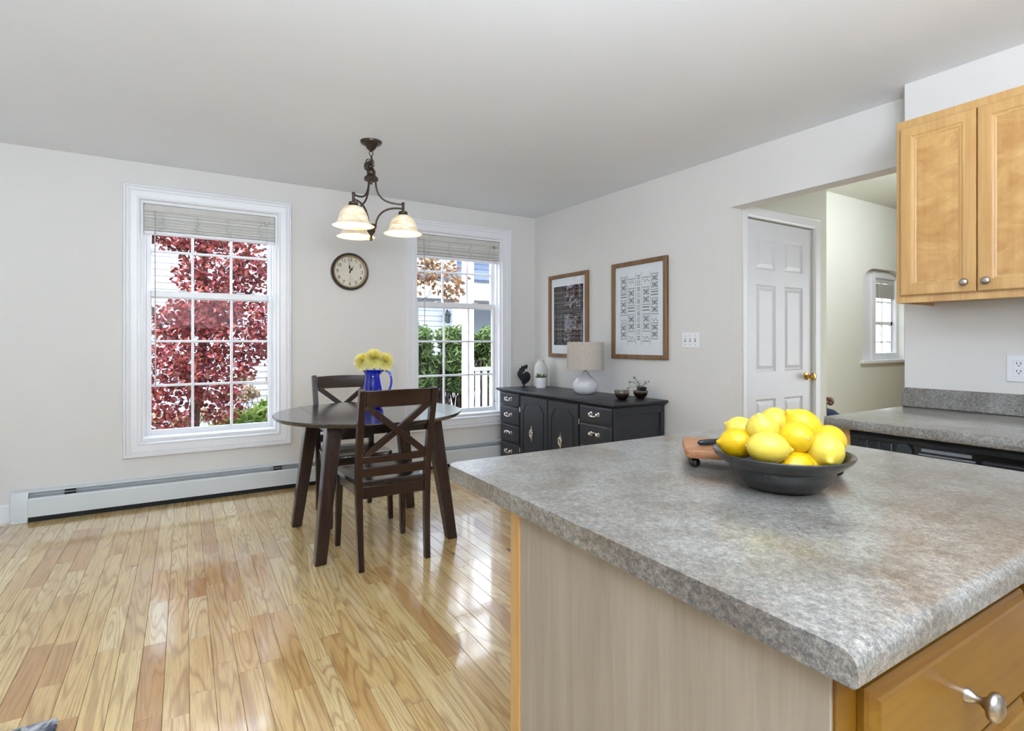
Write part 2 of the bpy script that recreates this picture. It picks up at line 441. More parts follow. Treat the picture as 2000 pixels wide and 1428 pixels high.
for k, (px_, py_, li) in enumerate(planks):
    tilt = random.gauss(0, .0016)
    if k < 300:
        o = bpy.data.objects.new('plank', pm[li]); COL.objects.link(o); o.parent = floor; o.location = (px_, py_, 0); o.rotation_euler = (random.gauss(0, .0004), tilt, 0)
    elif py_ - LENS[li]/2 < YB and px_ < XA:
        vs, fs = plank_verts(LENS[li]); R = Matrix.Translation((px_, py_, 0)) @ Matrix.Rotation(tilt, 4, 'Y')
        b.faces([R @ v for v in vs], fs)
b.box(XA+.1, 11.9, -.3, YF, -.02, -.001)
stuff(b.done('floor_planks', M_FLOOR, floor, sharp=20))

# ------------------------------------------------------------------ windows
def fb(u, v, w): return (u, YB-w, v)
CAS = [(0,0),(0,.02),(.005,.032),(.018,.034),(.023,.022),(.03,.021),(.036,.026),(.042,.026),(.046,.021),(.072,.017),(.085,.015),(.089,.022),(.1,.022),(.106,.01),(.106,0)]
def window(name, cx, cols, xw=.57):
    r = sroot(name, (cx, YB, .357))
    x0, x1 = cx-.57, cx+.57
    b = MB(); b.rect_sweep(fb, x0, x1, .357, 2.35, CAS); b.done('casing', M_TRIM, r, sharp=25)
    ix0, ix1 = cx-.465, cx+.465
    b = MB(); b.rect_sweep(lambda u,v,w: (u, YB+w, v), ix0, ix1, OZ0, OZ1, [(0,-.001),(.018,-.001),(.018,.05),(.03,.05),(.03,.16),(0,.16)]); b.done('jamb', M_TRIM, r, sharp=25)
    b = MB(); b.hexa([Vector(p) for p in ((ix0,YB-.0,OZ0),(ix1,YB-.0,OZ0),(ix1,YB+.16,OZ0),(ix0,YB+.16,OZ0),(ix0,YB-.0,OZ0+.022),(ix1,YB-.0,OZ0+.022),(ix1,YB+.16,OZ0+.045),(ix0,YB+.16,OZ0+.045))]); b.done('sill', M_TRIM, r, bevel=.004)
    gx0, gx1 = cx-.403, cx+.403
    def sash(nm, ya, za, zb, ga, gb, rows):
        s_ = MB(); s_.box(ix0+.03, gx0, ya, ya+.032, za, zb).box(gx1, ix1-.03, ya, ya+.032, za, zb)
        s_.box(gx0, gx1, ya, ya+.032, za, ga).box(gx0, gx1, ya, ya+.032, gb, zb)
        so = s_.done(nm, M_TRIM, r, bevel=.003)
        for k in range(1, cols):
            xm = gx0+(gx1-gx0)*k/cols; MB().box(xm-.0095, xm+.0095, ya+.005, ya+.027, ga, gb).done('muntin', M_TRIM, so, bevel=.005, seg=1)
        for z in rows: MB().box(gx0, gx1, ya+.004, ya+.028, z-.0095, z+.0095).done('muntin', M_TRIM, so, bevel=.005, seg=1)
        zs = [ga]+list(rows)+[gb]
        for k in range(cols):
            for q in range(len(zs)-1):
                a0 = gx0+(gx1-gx0)*k/cols; a1 = gx0+(gx1-gx0)*(k+1)/cols
                MB().faces([(a0,ya+.016,zs[q]),(a1,ya+.016,zs[q]),(a1,ya+.016,zs[q+1]),(a0,ya+.016,zs[q+1])], [(0,1,2,3)]).done('pane', M_GLASS, so)
        return so
    sash('upper_sash', YB+.112, 1.535, OZ1-.02, 1.58, OZ1-.06, (1.889,))
    lo = sash('lower_sash', YB+.076, OZ0+.03, 1.585, .536, 1.54, (1.205, .87))
    for sx in (-.2, .2):
        MB().box(cx+sx-.03, cx+sx+.03, YB+.066, YB+.1, 1.585, 1.597).done('sash_lock', M_TRIM, lo, bevel=.004)
    return r
window('window_1', W1[0], 3); window('window_2', W2[0], 3)

def blind(cx, label, tilt):
    r = thing('window_blind', label, 'blind', (cx, YB+.045, 2.0), 'raised window blinds')
    x0, x1 = cx-.445, cx+.445
    dz = lambda x: tilt*(x-cx)
    b = MB(); b.box(x0, x1, YB+.008, YB+.012, 2.172, 2.218); b.box(x0, x1, YB+.012, YB+.06, 2.18, 2.214); b.done('valance', M_BLIND, r, bevel=.002)
    b = MB()
    for k in range(54):
        z = 2.03+k*.0052+random.uniform(-.0009, .0009); y0 = YB+.018+random.uniform(-.006, .006)
        b.hexa([Vector((x, y, zz+dz(x))) for zz in (z, z+.0043) for x, y in ((x0,y0),(x1,y0),(x1,y0+.048),(x0,y0+.048))])
    stuff(b.done('slats', M_SLAT, r))
    b = MB(); b.hexa([Vector((x, y, zz+dz(x))) for zz in (2.002, 2.026) for x, y in ((x0,YB+.016),(x1,YB+.016),(x1,YB+.068),(x0,YB+.068))]); b.done('bottom_rail', M_TRIM, r, bevel=.003)
    for fx in (-.33, -.11, .11, .33):
        pts = []; rr = random.Random(int(fx*100)+int(cx*10))
        for k in range(16): pts.append((cx+fx+rr.uniform(-.022, .022), YB+.012-rr.random()*.012, 2.165-k*.0095))
        MB().tube(pts, .0016, 5).done('ladder_cord', M_CORD, r)
    MB().tube([(cx-.375, YB+.004, 2.175), (cx-.376, YB-.004, 1.9), (cx-.372, YB+.0, .86 if cx < 1 else 1.35)], .0042, 8).done('tilt_wand', M_CORD, r)
    pts = [(cx+.385, YB+.002, 2.175), (cx+.386, YB-.006, 1.4), (cx+.384, YB-.004, .62)]
    b = MB(); b.tube(pts, .0014, 5); b.lathe([(.001,.0),(.006,-.004),(.008,-.03),(.002,-.034)], (cx+.384, YB-.004, .62), 10); b.done('pull_cord', M_CORD, r)
    b = MB(); b.box(cx+.372, cx+.394, YB-.002, YB+.014, 2.15, 2.178); b.done('cord_lock', M_NICKEL, r, bevel=.002)
blind(W1[0], 'off-white slatted blind raised to the top of the left window', -.0)
blind(W2[0], 'beige slatted blind raised to the top of the window beside the sideboard', -.0)

# foyer window in its arched recess
r = sroot('window_3', ((SX0+SX1)/2, YF+.1, SZ0))
b = MB(); b.rect_sweep(lambda u,v,w: (u, YF+.1-w, v), SX0-.1, SX1+.1, SZ0-.02, SZ1+.1, [(0,0),(0,.02),(.03,.025),(.09,.018),(.1,.0)]); b.done('casing', M_TRIM, r)
zm = 1.46
b = MB(); b.box(SX0, SX0+.04, YF+.13, YF+.16, SZ0, SZ1).box(SX1-.04, SX1, YF+.13, YF+.16, SZ0, SZ1).box(SX0, SX1, YF+.13, YF+.16, SZ0, SZ0+.03).box(SX0, SX1, YF+.13, YF+.16, SZ1-.03, SZ1).box(SX0, SX1, YF+.13, YF+.165, zm-.025, zm+.02); so = b.done('sash', M_TRIM, r)
for z in (1.2, 1.75): MB().box(SX0, SX1, YF+.135, YF+.155, z-.008, z+.008).done('muntin', M_TRIM, so)
MB().box(8.25, 8.268, YF+.135, YF+.155, SZ0, SZ1).done('muntin', M_TRIM, so)
for z0, z1 in ((SZ0+.03, zm-.02), (zm+.02, SZ1-.03)):
    for a0, a1 in ((SX0+.04, 8.25), (8.268, SX1-.04)): MB().faces([(a0,YF+.145,z0),(a1,YF+.145,z0),(a1,YF+.145,z1),(a0,YF+.145,z1)], [(0,1,2,3)]).done('pane', M_GLASS, so)
r = thing('window_blind', 'small grey slatted blind in the arched foyer window', 'blind', (8.25, YF+.09, 1.8))
b = MB(); b.box(SX0+.01, SX1-.01, YF+.1, YF+.11, 2.0, 2.05); b.done('valance', M_BLIND, r)
b = MB()
for k in range(22): b.box(SX0+.01, SX1-.01, YF+.1, YF+.125, 1.8+k*.009, 1.8+k*.009+.0072)
stuff(b.done('slats', M_BLIND, r))
MB().tube([(SX0+.06, YF+.09, 2.0), (SX0+.08, YF+.085, 1.5), (SX0+.12, YF+.085, 1.27)], .004, 6).done('tilt_wand', M_CORD, r)

# ------------------------------------------------------------------ hall door
r = sroot('door_1', (3.84, YD, 0))
dx0, dx1, dz1 = 3.43, 4.25, 2.085
fy = YD+.012
st = .115; mid = (dx0+dx1)/2
zr = [(.01, .24), (.78, .98), (1.62, 1.73), (dz1-.115, dz1)]
b = MB(); b.box(dx0, dx1, fy+.012, fy+.04, .01, dz1); b.done('door_core', M_DOOR, r)
for nm, x0_, x1_ in (('stile', dx0, dx0+st), ('stile', dx1-st, dx1), ('stile', mid-.055, mid+.055)):
    MB().box(x0_, x1_, fy, fy+.0125, .01, dz1).done(nm, M_DOOR, r)
for a, c in zr:
    for x0_, x1_ in ((dx0+st, mid-.055), (mid+.055, dx1-st)): MB().box(x0_, x1_, fy, fy+.0125, a, c).done('rail', M_DOOR, r)
for (a, c) in ((dx0+st, mid-.055), (mid+.055, dx1-st)):
    for k in range(3):
        z0, z1 = zr[k][1], zr[k+1][0]
        b = MB(); b.loft([[(u, fy+d_, v) for u, v in ((a+i_,z0+i_),(c-i_,z0+i_),(c-i_,z1-i_),(a+i_,z1-i_))] for i_, d_ in ((.0,.0),(.014,.011),(.02,.011),(.044,.003))], cap='end')
        b.done('door_panel', M_DOOR, r, sharp=12)
for z in (1.78, .98, .25):
    b = MB(); b.box(dx0-.012, dx0+.006, fy-.006, fy+.003, z-.045, z+.045); b.lathe([(.006,-.048),(.0065,-.046),(.0065,.046),(.006,.048)], (dx0-.003, fy-.008, z), 10); b.done('hinge', M_BRASS, r)
kx, kz = dx1-.07, .93
MT = Matrix.Rotation(PI/2, 4, 'X')
b = MB(); b.lathe([(.001,0),(.032,0),(.03,.006),(.014,.01),(.012,.035),(.024,.042),(.03,.055),(.026,.068),(.012,.074),(.001,.074)], (kx, fy, kz), 20, MT); b.done('door_knob', M_BRASS, r)
b = MB()
def fh(u, v, w): return (u, YD-w, v)
CD = [(0,0),(0,.018),(.01,.022),(.05,.014),(.06,.016),(.07,.01),(.07,0)]
b.rect_sweep(fh, dx0-.08, dx1+.08, -.08, dz1+.082, CD); b.done('door_casing', M_TRIM, r, sharp=25)

# ------------------------------------------------------------------ baseboard and heater
b = MB(); b.prism([(0,0),(.016,0),(.016,.085),(.012,.1),(.013,.11),(.006,.122),(0,.124)], XL, -.985, lambda u,v,w: (w, YB-u, v)); struct(b.done('baseboard_back', M_TRIM))
b = MB(); b.prism([(0,0),(.016,0),(.016,.085),(.012,.1),(.006,.122),(0,.124)], 2.4, 2.9, lambda u,v,w: (XA-u, w, v)); struct(b.done('baseboard_right', M_TRIM))
r = thing('baseboard_heater', 'long white baseboard heater along the window wall', 'heater', (1.08, YB, 0))
hx0, hx1 = -.975, 3.16
b = MB(); b.box(hx0+.07, hx1, YB-.012, YB-.001, .02, .205); b.done('back_plate', M_HEAT, r)
b = MB(); b.prism([(0,.205),(.02,.207),(.045,.197),(.046,.192),(.02,.2),(0,.2)], hx0+.085, hx1, lambda u,v,w: (w, YB-u, v)); b.done('hood', M_HEAT, r)
b = MB(); b.prism([(.072,.035),(.072,.148),(.066,.158),(.056,.16),(.056,.156),(.064,.153),(.068,.146),(.068,.035)], hx0+.085, hx1, lambda u,v,w: (w, YB-u, v)); b.done('front_cover', M_HEAT, r, sharp=20)
b = MB(); b.prism([(.03,.168),(.056,.176),(.0565,.179),(.03,.172)], hx0+.09, hx1-.02, lambda u,v,w: (w, YB-u, v)); b.done('damper', M_HEAT, r)
b = MB(); b.box(hx0+.085, hx1, YB-.058, YB-.012, .04, .14); b.done('fin_core', M_DARK, r)
b = MB(); b.box(hx0+.085, hx1, YB-.06, YB-.012, .0, .03); b.done('dark_gap', M_DARK, r)
ec = [(0,.0),(.074,.0),(.074,.15),(.05,.2),(.012,.21),(0,.21)]
b = MB(); b.prism(ec, hx0, hx0+.088, lambda u,v,w: (w, YB-u, v)); b.box(hx0+.004, hx0+.086, YB-.076, YB-.07, .0, .024); b.done('end_cap', M_HEAT, r, bevel=.003)
for xx in (-.70, .62, 1.9): MB().box(xx, xx+.06, YB-.056, YB-.03, .15, .19).done('bracket', M_DARK, r)

# ------------------------------------------------------------------ switch plate and outlet
r = thing('light_switch', 'white triple light switch plate on the wall beside the doorway', 'light switch', (XA, 2.72, 1.15))
fa = lambda u, v, w: (XA-w, u, v)
b = MB(); b.rect_sweep(fa, 2.643, 2.797, 1.155, 1.27, [(0,0),(0,.002),(.006,.006),(.05,.006),(.05,0)]); b.done('plate', M_PLATE, r)
MB().box(XA-.0065, XA-.001, 2.65, 2.79, 1.162, 1.263).done('plate_face', M_PLATE, r)
for y in (2.674, 2.72, 2.766):
    b = MB(); b.box(XA-.0075, XA-.005, y-.006, y+.006, 1.2, 1.225); b.done('toggle_slot', M_GREYPL, r)
    b = MB(); b.beam((XA-.005, y, 1.212), (XA-.018, y, 1.219), .008, .009, (0,1,0), .006, .006); b.done('toggle', M_PLATE, r)
    for z in (1.18, 1.245): MB().lathe([(.003,0),(.003,.002),(.001,.002)], (XA-.006, y, z), 8, Matrix.Rotation(-PI/2, 4, 'Y')).done('screw', M_GREYPL, r)
r = thing('wall_outlet', 'white double wall outlet above the kitchen counter backsplash', 'outlet', (XK, .845, 1.03))
b = MB(); b.box(XK-.006, XK-.0005, .804, .884, 1.03, 1.147); b.done('plate', M_PLATE, r, bevel=.003)
b = MB(); b.box(XK-.009, XK-.006, .826, .86, 1.055, 1.122); b.done('receptacle', M_PLATE, r, bevel=.001)
for z in (1.072, 1.105):
    for y in (.836, .849): MB().box(XK-.0095, XK-.0085, y-.0012, y+.0012, z, z+.009).done('slot', M_DARK, r)
    MB().lathe([(.0025,0),(.0025,.001),(.0005,.001)], (XK-.0088, .8425, z-.006), 8, Matrix.Rotation(-PI/2, 4, 'Y')).done('slot', M_DARK, r)

# ------------------------------------------------------------------ wall clock
CX, CZ, CR = 1.24, 1.815, .163
MC = Matrix.Rotation(PI/2, 4, 'X')
M_CLKF = plain('clock_frame', srgb(64, 46, 38), .35, .3, var=.2)
M_CLKB = plain('clock_bezel', srgb(176, 160, 128), .4, .3, var=.1)
def m_face():
    t = NT('clock_face'); v = t.coord()
    t.l(t.ramp(t.noise(v, 14, 5), [(.3, srgb(214, 206, 186)), (.7, srgb(228, 222, 206))]), t.p.inputs['Base Color']); t.set(Roughness=.5); return t.m
M_FACE = m_face()
M_INK = plain('ink', srgb(38, 35, 33), .6, var=.02)
r = thing('wall_clock', 'round brown wall clock with cream face between the two windows', 'clock', (CX, YB, CZ))
b = MB(); b.lathe([(CR-.02,0),(CR,.004),(CR,.03),(CR-.006,.042),(CR-.016,.04),(CR-.02,.028),(CR-.02,0)], (CX, YB-.001, CZ), 48, MC); b.done('frame', M_CLKF, r)
b = MB(); b.lathe([(CR-.0205,.01),(CR-.0205,.03),(CR-.028,.026),(CR-.034,.014),(CR-.034,.01)], (CX, YB-.001, CZ), 48, MC); b.done('bezel', M_CLKB, r)
b = MB(); b.lathe([(.0005,.01),(CR-.02,.01),(CR-.02,.013),(.0005,.013)], (CX, YB-.001, CZ), 48, MC); b.done('face', M_FACE, r)
for k in range(1, 13):
    a = PI/2 - k*PI/6; rr = CR-.056
    b = MB(); text_mesh(b, str(k), .041, lambda u, v, w: (CX+u, YB-w, CZ+v), rr*math.cos(a), rr*math.sin(a), .0146, .006); b.done('numeral', M_INK, r, recalc=False)
def hand(nm, ang, L, wd, tail, y, deco=True):
    a = PI/2 - ang; d = Vector((math.cos(a), 0, math.sin(a))); n_ = Vector((-d.z, 0, d.x)); c = Vector((CX, YB-y, CZ))
    prof = [(-tail, wd*.5), (0, wd*.8), (L*.25, wd*.5), (L*.42, wd*1.7 if deco else wd*.4), (L*.6, wd*.5), (L, wd*.15)]
    b = MB(); b.loft([[c+d*t-n_*w, c+d*t+n_*w, c+d*t+n_*w+Vector((0,-.0012,0)), c+d*t-n_*w+Vector((0,-.0012,0))] for t, w in prof]); b.done(nm, M_INK, r)
hand('hour_hand', math.radians(33), .062, .0065, .012, .0165); hand('minute_hand', math.radians(-6), .09, .0048, .014, .0185); hand('second_hand', math.radians(180), .1, .0012, .02, .0205, False)
MB().lathe([(.006,.013),(.006,.024),(.001,.024)], (CX, YB-.001, CZ), 12, MC).done('hub', M_INK, r)

# ------------------------------------------------------------------ chandelier
HX, HY = 1.033, 3.46; HC = cz(HY)
r = thing('chandelier', 'bronze three-arm chandelier with lit alabaster bell shades above the table', 'chandelier', (HX, HY, HC))
b = MB(); b.lathe([(.068,HC+.002),(.068,HC-.006),(.062,HC-.016),(.048,HC-.022),(.034,HC-.034),(.028,HC-.046),(.018,HC-.054),(.012,HC-.062),(.004,HC-.066)], (HX,HY,0), 28); b.done('canopy', M_BRONZE, r)
b = MB(); b.tube([(HX+.012*math.cos(t*PI/6), HY, HC-.078+.015*math.sin(t*PI/6)) for t in range(12)], .003, 6, True); b.done('loop', M_BRONZE, r)
b = MB(); b.tube([(HX+.002, HY, HC-.09), (HX+.004, HY, HC-.155)], .006, 8); b.done('link_rod', M_BRONZE, r)
b = MB(); rr = random.Random(3)
for k in range(30):
    c = Vector((HX-.01+rr.uniform(-.02,.016), HY+rr.uniform(-.018,.018), 2.335+rr.uniform(-.032,.036))); ax = Matrix.Rotation(rr.random()*6, 4, Vector((rr.random()-.5, rr.random()-.5, rr.random()-.5)).normalized())
    b.tube([c + ax @ Vector((.012*math.cos(t*PI/5), .02*math.sin(t*PI/5), 0)) for t in range(10)], .0026, 5, True)
stuff(b.done('spare_chain', M_BRONZE, r))
b = MB(); b.lathe([(.004,2.315),(.024,2.312),(.03,2.298),(.026,2.285),(.03,2.276),(.044,2.262),(.046,2.25),(.04,2.242),(.012,2.238),(.008,2.222),(.002,2.218)], (HX,HY,0), 24); b.done('hub', M_BRONZE, r)
b = MB(); b.lathe([(.002,1.965),(.03,1.96),(.036,1.95),(.034,1.94),(.026,1.925),(.028,1.915),(.02,1.902),(.01,1.892),(.006,1.882),(.01,1.872),(.011,1.866),(.006,1.855),(.001,1.853)], (HX,HY,0), 20); b.done('finial', M_BRONZE, r)
RV = Vector((math.cos(YAW), -math.sin(YAW), 0))
def bez(p, n=14):
    out = []
    for i in range(n+1):
        t = i/n; out.append(sum(((math.comb(3, k)*t**k*(1-t)**(3-k))*Vector(p[k]) for k in range(4)), Vector()))
    return out
for k in range(3):
    d = Matrix.Rotation(2*PI*k/3 + .24, 3, 'Z') @ RV; c = Vector((HX, HY, 0)); AR = .203
    P = lambda t, z: c+d*t+Vector((0,0,z))
    arm = MB(); arm.tube(bez([P(.028,2.245), P(.03,2.12), P(.1,2.1), P(AR,2.102)]), .0062, 8)
    arm.tube(bez([P(.028,1.95), P(.035,2.04), P(.1,2.085), P(AR,2.072)]), .0062, 8)
    arm.lathe([(.003,2.116),(.009,2.114),(.011,2.106),(.009,2.098),(.009,2.05),(.011,2.044)], P(AR,0), 12)
    ao = arm.done('arm', M_BRONZE, r)
    MB().lathe([(.012,2.058),(.026,2.054),(.03,2.048),(.028,2.04),(.034,2.034),(.038,2.022),(.036,2.018),(.01,2.02)], P(AR,0), 20).done('socket_cup', M_BRONZE, ao)
    sh = MB(); prof = [(.03,2.03),(.045,2.026),(.062,2.012),(.076,1.992),(.085,1.968),(.091,1.944),(.098,1.928),(.11,1.917),(.127,1.909)]
    sh.lathe(prof + [(rr_-.004, z-.001) for rr_, z in prof[::-1]], P(AR,0), 32); so = sh.done('lamp_shade', M_SHADE, ao)
    MB().lathe([(.001,1.925),(.018,1.93),(.027,1.945),(.028,1.96),(.02,1.98),(.013,1.995),(.012,2.02)], P(AR,0), 16).done('bulb', M_BULB, ao)
    l = bpy.data.lights.new('bulb_light', 'POINT'); l.energy = 1.6; l.color = (1, .84, .62); l.shadow_soft_size = .03
    lo = bpy.data.objects.new('bulb_light', l); COL.objects.link(lo); lo.location = P(AR, 1.905); lo.parent = r; lo.location = P(AR, 1.905)-Vector((HX,HY,HC))

# ------------------------------------------------------------------ framed prints
M_MAT = plain('mat_board', srgb(236, 237, 242), .5, var=.01)
M_PBLACK = plain('black_print', srgb(26, 26, 29), .7, var=.25, scale=14, spec=.2)
M_PWHITE = plain('pale_print', srgb(150, 142, 132), .7, var=.25, spec=.2)
FPR = [(0,0),(0,.028),(.004,.032),(.03,.03),(.036,.026),(.036,.008),(.036,0)]
def mark(b, kind, u0, u1, v0, v1, w):
    f = lambda u, v: (XA-w, u0+(u1-u0)*u, v0+(v1-v0)*v)
    def ln(p, q, t):
        (a, c), (e, g) = p, q; P0, P1 = Vector(f(a, c)), Vector(f(e, g)); d = (P1-P0).normalized(); n_ = Vector((0, -d.z, d.y))*t
        b.faces([P0-n_, P1-n_, P1+n_, P0+n_], [(0,1,2,3)])
    T = .0022
    if kind == 'star':
        for k in range(2):
            o = k*.5
            for sx in (0, 1):
                for j in range(3):
                    a = .08+j*.13
                    ln((abs(sx-a), o+.04), (abs(sx-a-.13), o+.24), T); ln((abs(sx-a), o+.46), (abs(sx-a-.13), o+.26), T)
            ln((.42, o+.15), (.58, o+.35), T*1.3); ln((.42, o+.35), (.58, o+.15), T*1.3)
    elif kind == 'comb':
        ln((0,.35), (1,.35), T*.6)
        for k in range(9): ln((.04+k*.115, .35), (.04+k*.115, .8), T*.5)
    elif kind == 'zig':
        p = [(.05,.2),(.2,.2),(.3,.8),(.45,.8),(.55,.2),(.7,.2),(.8,.8),(.95,.8)]
        for a, c in zip(p, p[1:]): ln(a, c, T*.8)
    elif kind == 'dots':
        for k in range(9): ln((.03+k*.115, .5), (.08+k*.115, .5), T*.5)
    elif kind == 'chev':
        for v in (.25, .7):
            for k in range(6):
                u = .05+k*.155; ln((u, v), (u+.07, v+.18), T); ln((u+.07, v+.18), (u+.14, v), T)
    elif kind == 'bars':
        for k in range(3): ln((.2, .2+k*.3), (.8, .2+k*.3), T*1.1)
    elif kind == 'box':
        for p, q in (((.2,.05),(.8,.05)), ((.8,.05),(.8,.95)), ((.8,.95),(.2,.95)), ((.2,.95),(.2,.05)), ((.5,.05),(.5,.95)), ((.35,.05),(.35,.95)), ((.65,.05),(.65,.95))): ln(p, q, T*.4)
    elif kind == 'tri':
        for k in range(7): ln((.02+k*.14, .1), (.09+k*.14, .9), T*.7); ln((.09+k*.14, .9), (.16+k*.14, .1), T*.7)
    elif kind == 'hat':
        for k in range(16): ln((.03+k*.062, .1), (.03+k*.062, .9), T*(.35 if k % 3 else .9))
    elif kind == 'rows':
        for k in range(3): ln((0, .2+.3*k), (1, .2+.3*k), T*.45)
        for k in range(12): ln((.04+k*.083, .25), (.04+k*.083, .75), T*.4)
def picture(y0, y1, z0, z1, label, dark):
    r = thing('framed_print', label, 'picture', (XA, (y0+y1)/2, z0), 'framed prints above the sideboard')
    b = MB(); b.rect_sweep(fa, y0, y1, z0, z1, FPR); b.done('frame', M_FRAME, r, sharp=20)
    MB().box(XA-.012, XA-.006, y0+.034, y1-.034, z0+.034, z1-.034).done('mat_board', M_MAT, r)
    if dark:
        a0, a1, c0, c1 = y0+.075, y1-.075, z0+.12, z1-.115
        MB().box(XA-.0125, XA-.0122, a0, a1, c0, c1).done('print', M_PBLACK, r)
        b = MB(); n = 13; kinds = ['zig','rows','tri','hat','chev','box','rows','hat','tri','chev','rows','hat','zig']
        rr = random.Random(5)
        for k in range(n):
            v1 = c1-(c1-c0)*k/n-.004; v0 = c1-(c1-c0)*(k+1)/n+.004
            for h in range(3): mark(b, kinds[(k+h*(k % 2)) % n] if kinds[k] == 'box' else kinds[k], a0+.006+(a1-a0-.012)*h/3, a0+.006+(a1-a0-.012)*(h+1)/3, v0, v1, .0128)
            mark(b, 'dots', a0, a1, v0-.006, v0-.002, .0128)
        b.done('print_pattern', M_PWHITE, r, recalc=False)
        for v in (.27, .47, .72, .9): MB().box(XA-.0129, XA-.0127, a0, a1, c0+(c1-c0)*v-.0018, c0+(c1-c0)*v+.0018).done('print_line', M_PWHITE, r)
    else:
        a0, a1, c0, c1 = y0+.095, y1-.095, z0+.13, z1-.115
        b = MB(); H = c1-c0
        W_ = a1-a0
        cols = [(a1-W_*.185, a1, 0), (a1-W_*.40, a1-W_*.215, 1), (a0+W_*.215, a0+W_*.40, 1), (a0, a0+W_*.185, 0)]
        seqs = [['comb','star','comb','chev','comb','star','comb','dots','zig','comb','star','comb'], ['comb','zig','dots','comb','star','comb','chev','comb','star','comb','dots','zig','comb']]
        ht = {'comb': .5, 'star': 3.2, 'chev': 1.5, 'dots': .7, 'zig': .9}
        for c_, (u0, u1, s_) in enumerate(cols):
            sq = seqs[s_]; tot = sum(ht[q] for q in sq); v = c1 - (.02 if s_ else 0)
            hh = (H*.95)/tot
            for q in sq: mark(b, q, u0, u1, v-ht[q]*hh, v, .0128); v -= ht[q]*hh
        v = c1; k = 0
        while v > c0+.03:
            mark(b, 'bars' if k % 2 == 0 else 'box', a0+W_*.44, a0+W_*.56, v-.042, v, .0128); v -= .05; k += 1
        for u in (.2, .425, .575, .8):
            y = a0+W_*u; b.faces([(XA-.0128, y-.0012, c0-.015), (XA-.0128, y+.0012, c0-.015), (XA-.0128, y+.0012, c1+.015), (XA-.0128, y-.0012, c1+.015)], [(0,1,2,3)])
        b.done('print_pattern', M_INK, r, recalc=False)
    MB().faces([(XA-.0145, y0+.034, z0+.034), (XA-.0145, y1-.034, z0+.034), (XA-.0145, y1-.034, z1-.034), (XA-.0145, y0+.034, z1-.034)], [(0,1,2,3)]).done('glass', M_PICG, r)
picture(3.885, 4.5, 1.05, 1.862, 'wood framed black textile print on the wall behind the table lamp', True)
picture(2.93, 3.553, 1.06, 1.868, 'wood framed white print of black geometric bands near the light switch', False)

# ------------------------------------------------------------------ sideboard
r = thing('sideboard', 'long black painted sideboard with silver pulls against the right wall', 'sideboard', (2.91, 3.78, 0))
SX = 2.66; SB = 3.17
b = MB(); b.box(SX+.012, SB, 2.965, 4.595, .06, .72); b.box(SX+.03, SB-.02, 2.985, 4.575, 0, .06)
b.box(SX+.0, SX+.04, 2.955, 2.97, .06, .72).box(SB-.04, SB, 2.955, 2.97, .06, .72).box(SX+.04, SB-.04, 2.955, 2.97, .06, .11).box(SX+.04, SB-.04, 2.955, 2.97, .66, .72)
b.done('carcass', M_BLACK, r, bevel=.002)
b = MB(); rings = []
for ins, z in ((.03,.713),(.024,.722),(.012,.727),(.01,.731),(.002,.735),(0,.739),(0,.744),(.004,.75),(.01,.752)):
    rings.append([(2.625+ins, 2.925+ins, z), (3.182, 2.925+ins, z), (3.182, 4.635-ins, z), (2.625+ins, 4.635-ins, z)])
b.loft(rings); b.done('top', M_BLACK, r, sharp=50)
def bail(y, z, par, flip=False):
    b = MB(); w = .042; s_ = -1 if not flip else 1
    for q in (-1, 1):
        b.lathe([(.001,0),(.017,0),(.016,.004),(.008,.007),(.006,.014),(.0115,.018),(.012,.023),(.008,.028),(.001,.029)], (SX-.012, y+q*w, z), 12, Matrix.Rotation(-PI/2, 4, 'Y'))
    b.tube([(SX-.034, y-w-.004, z+s_*.002), (SX-.037, y-w+.001, z+s_*.013), (SX-.039, y-.02, z+s_*.0155), (SX-.0395, y, z+s_*.017), (SX-.039, y+.02, z+s_*.0155), (SX-.037, y+w-.001, z+s_*.013), (SX-.034, y+w+.004, z+s_*.002)], [.003,.0035,.004,.0055,.004,.0035,.003], 8)
    b.done('handle', M_SILVER, par, sharp=40)
def drawer(y0, y1, z0, z1, flip=False):
    b = MB(); rings = [[(SX-x_, a, c) for a, c in ((y0+i,z0+i),(y1-i,z0+i),(y1-i,z1-i),(y0+i,z1-i))] for i, x_ in ((0,-.012),(0,.006),(.008,.008),(.014,.012))]
    b.loft(rings); d = b.done('drawer', M_BLACK, r, sharp=20); bail((y0+y1)/2, (z0+z1)/2+.008, d, flip)
for z0, z1, fl in ((.593,.712,0), (.422,.585,0), (.25,.414,1), (.075,.24,0)): drawer(4.245, 4.59, z0, z1, fl)
for z0, z1, fl in ((.583,.71,0), (.415,.574,1), (.25,.406,0), (.075,.24,0)): drawer(2.975, 3.345, z0, z1, fl)
M_AGED = plain('aged_silver', srgb(224, 218, 206), .25, 1, var=.22, scale=120)
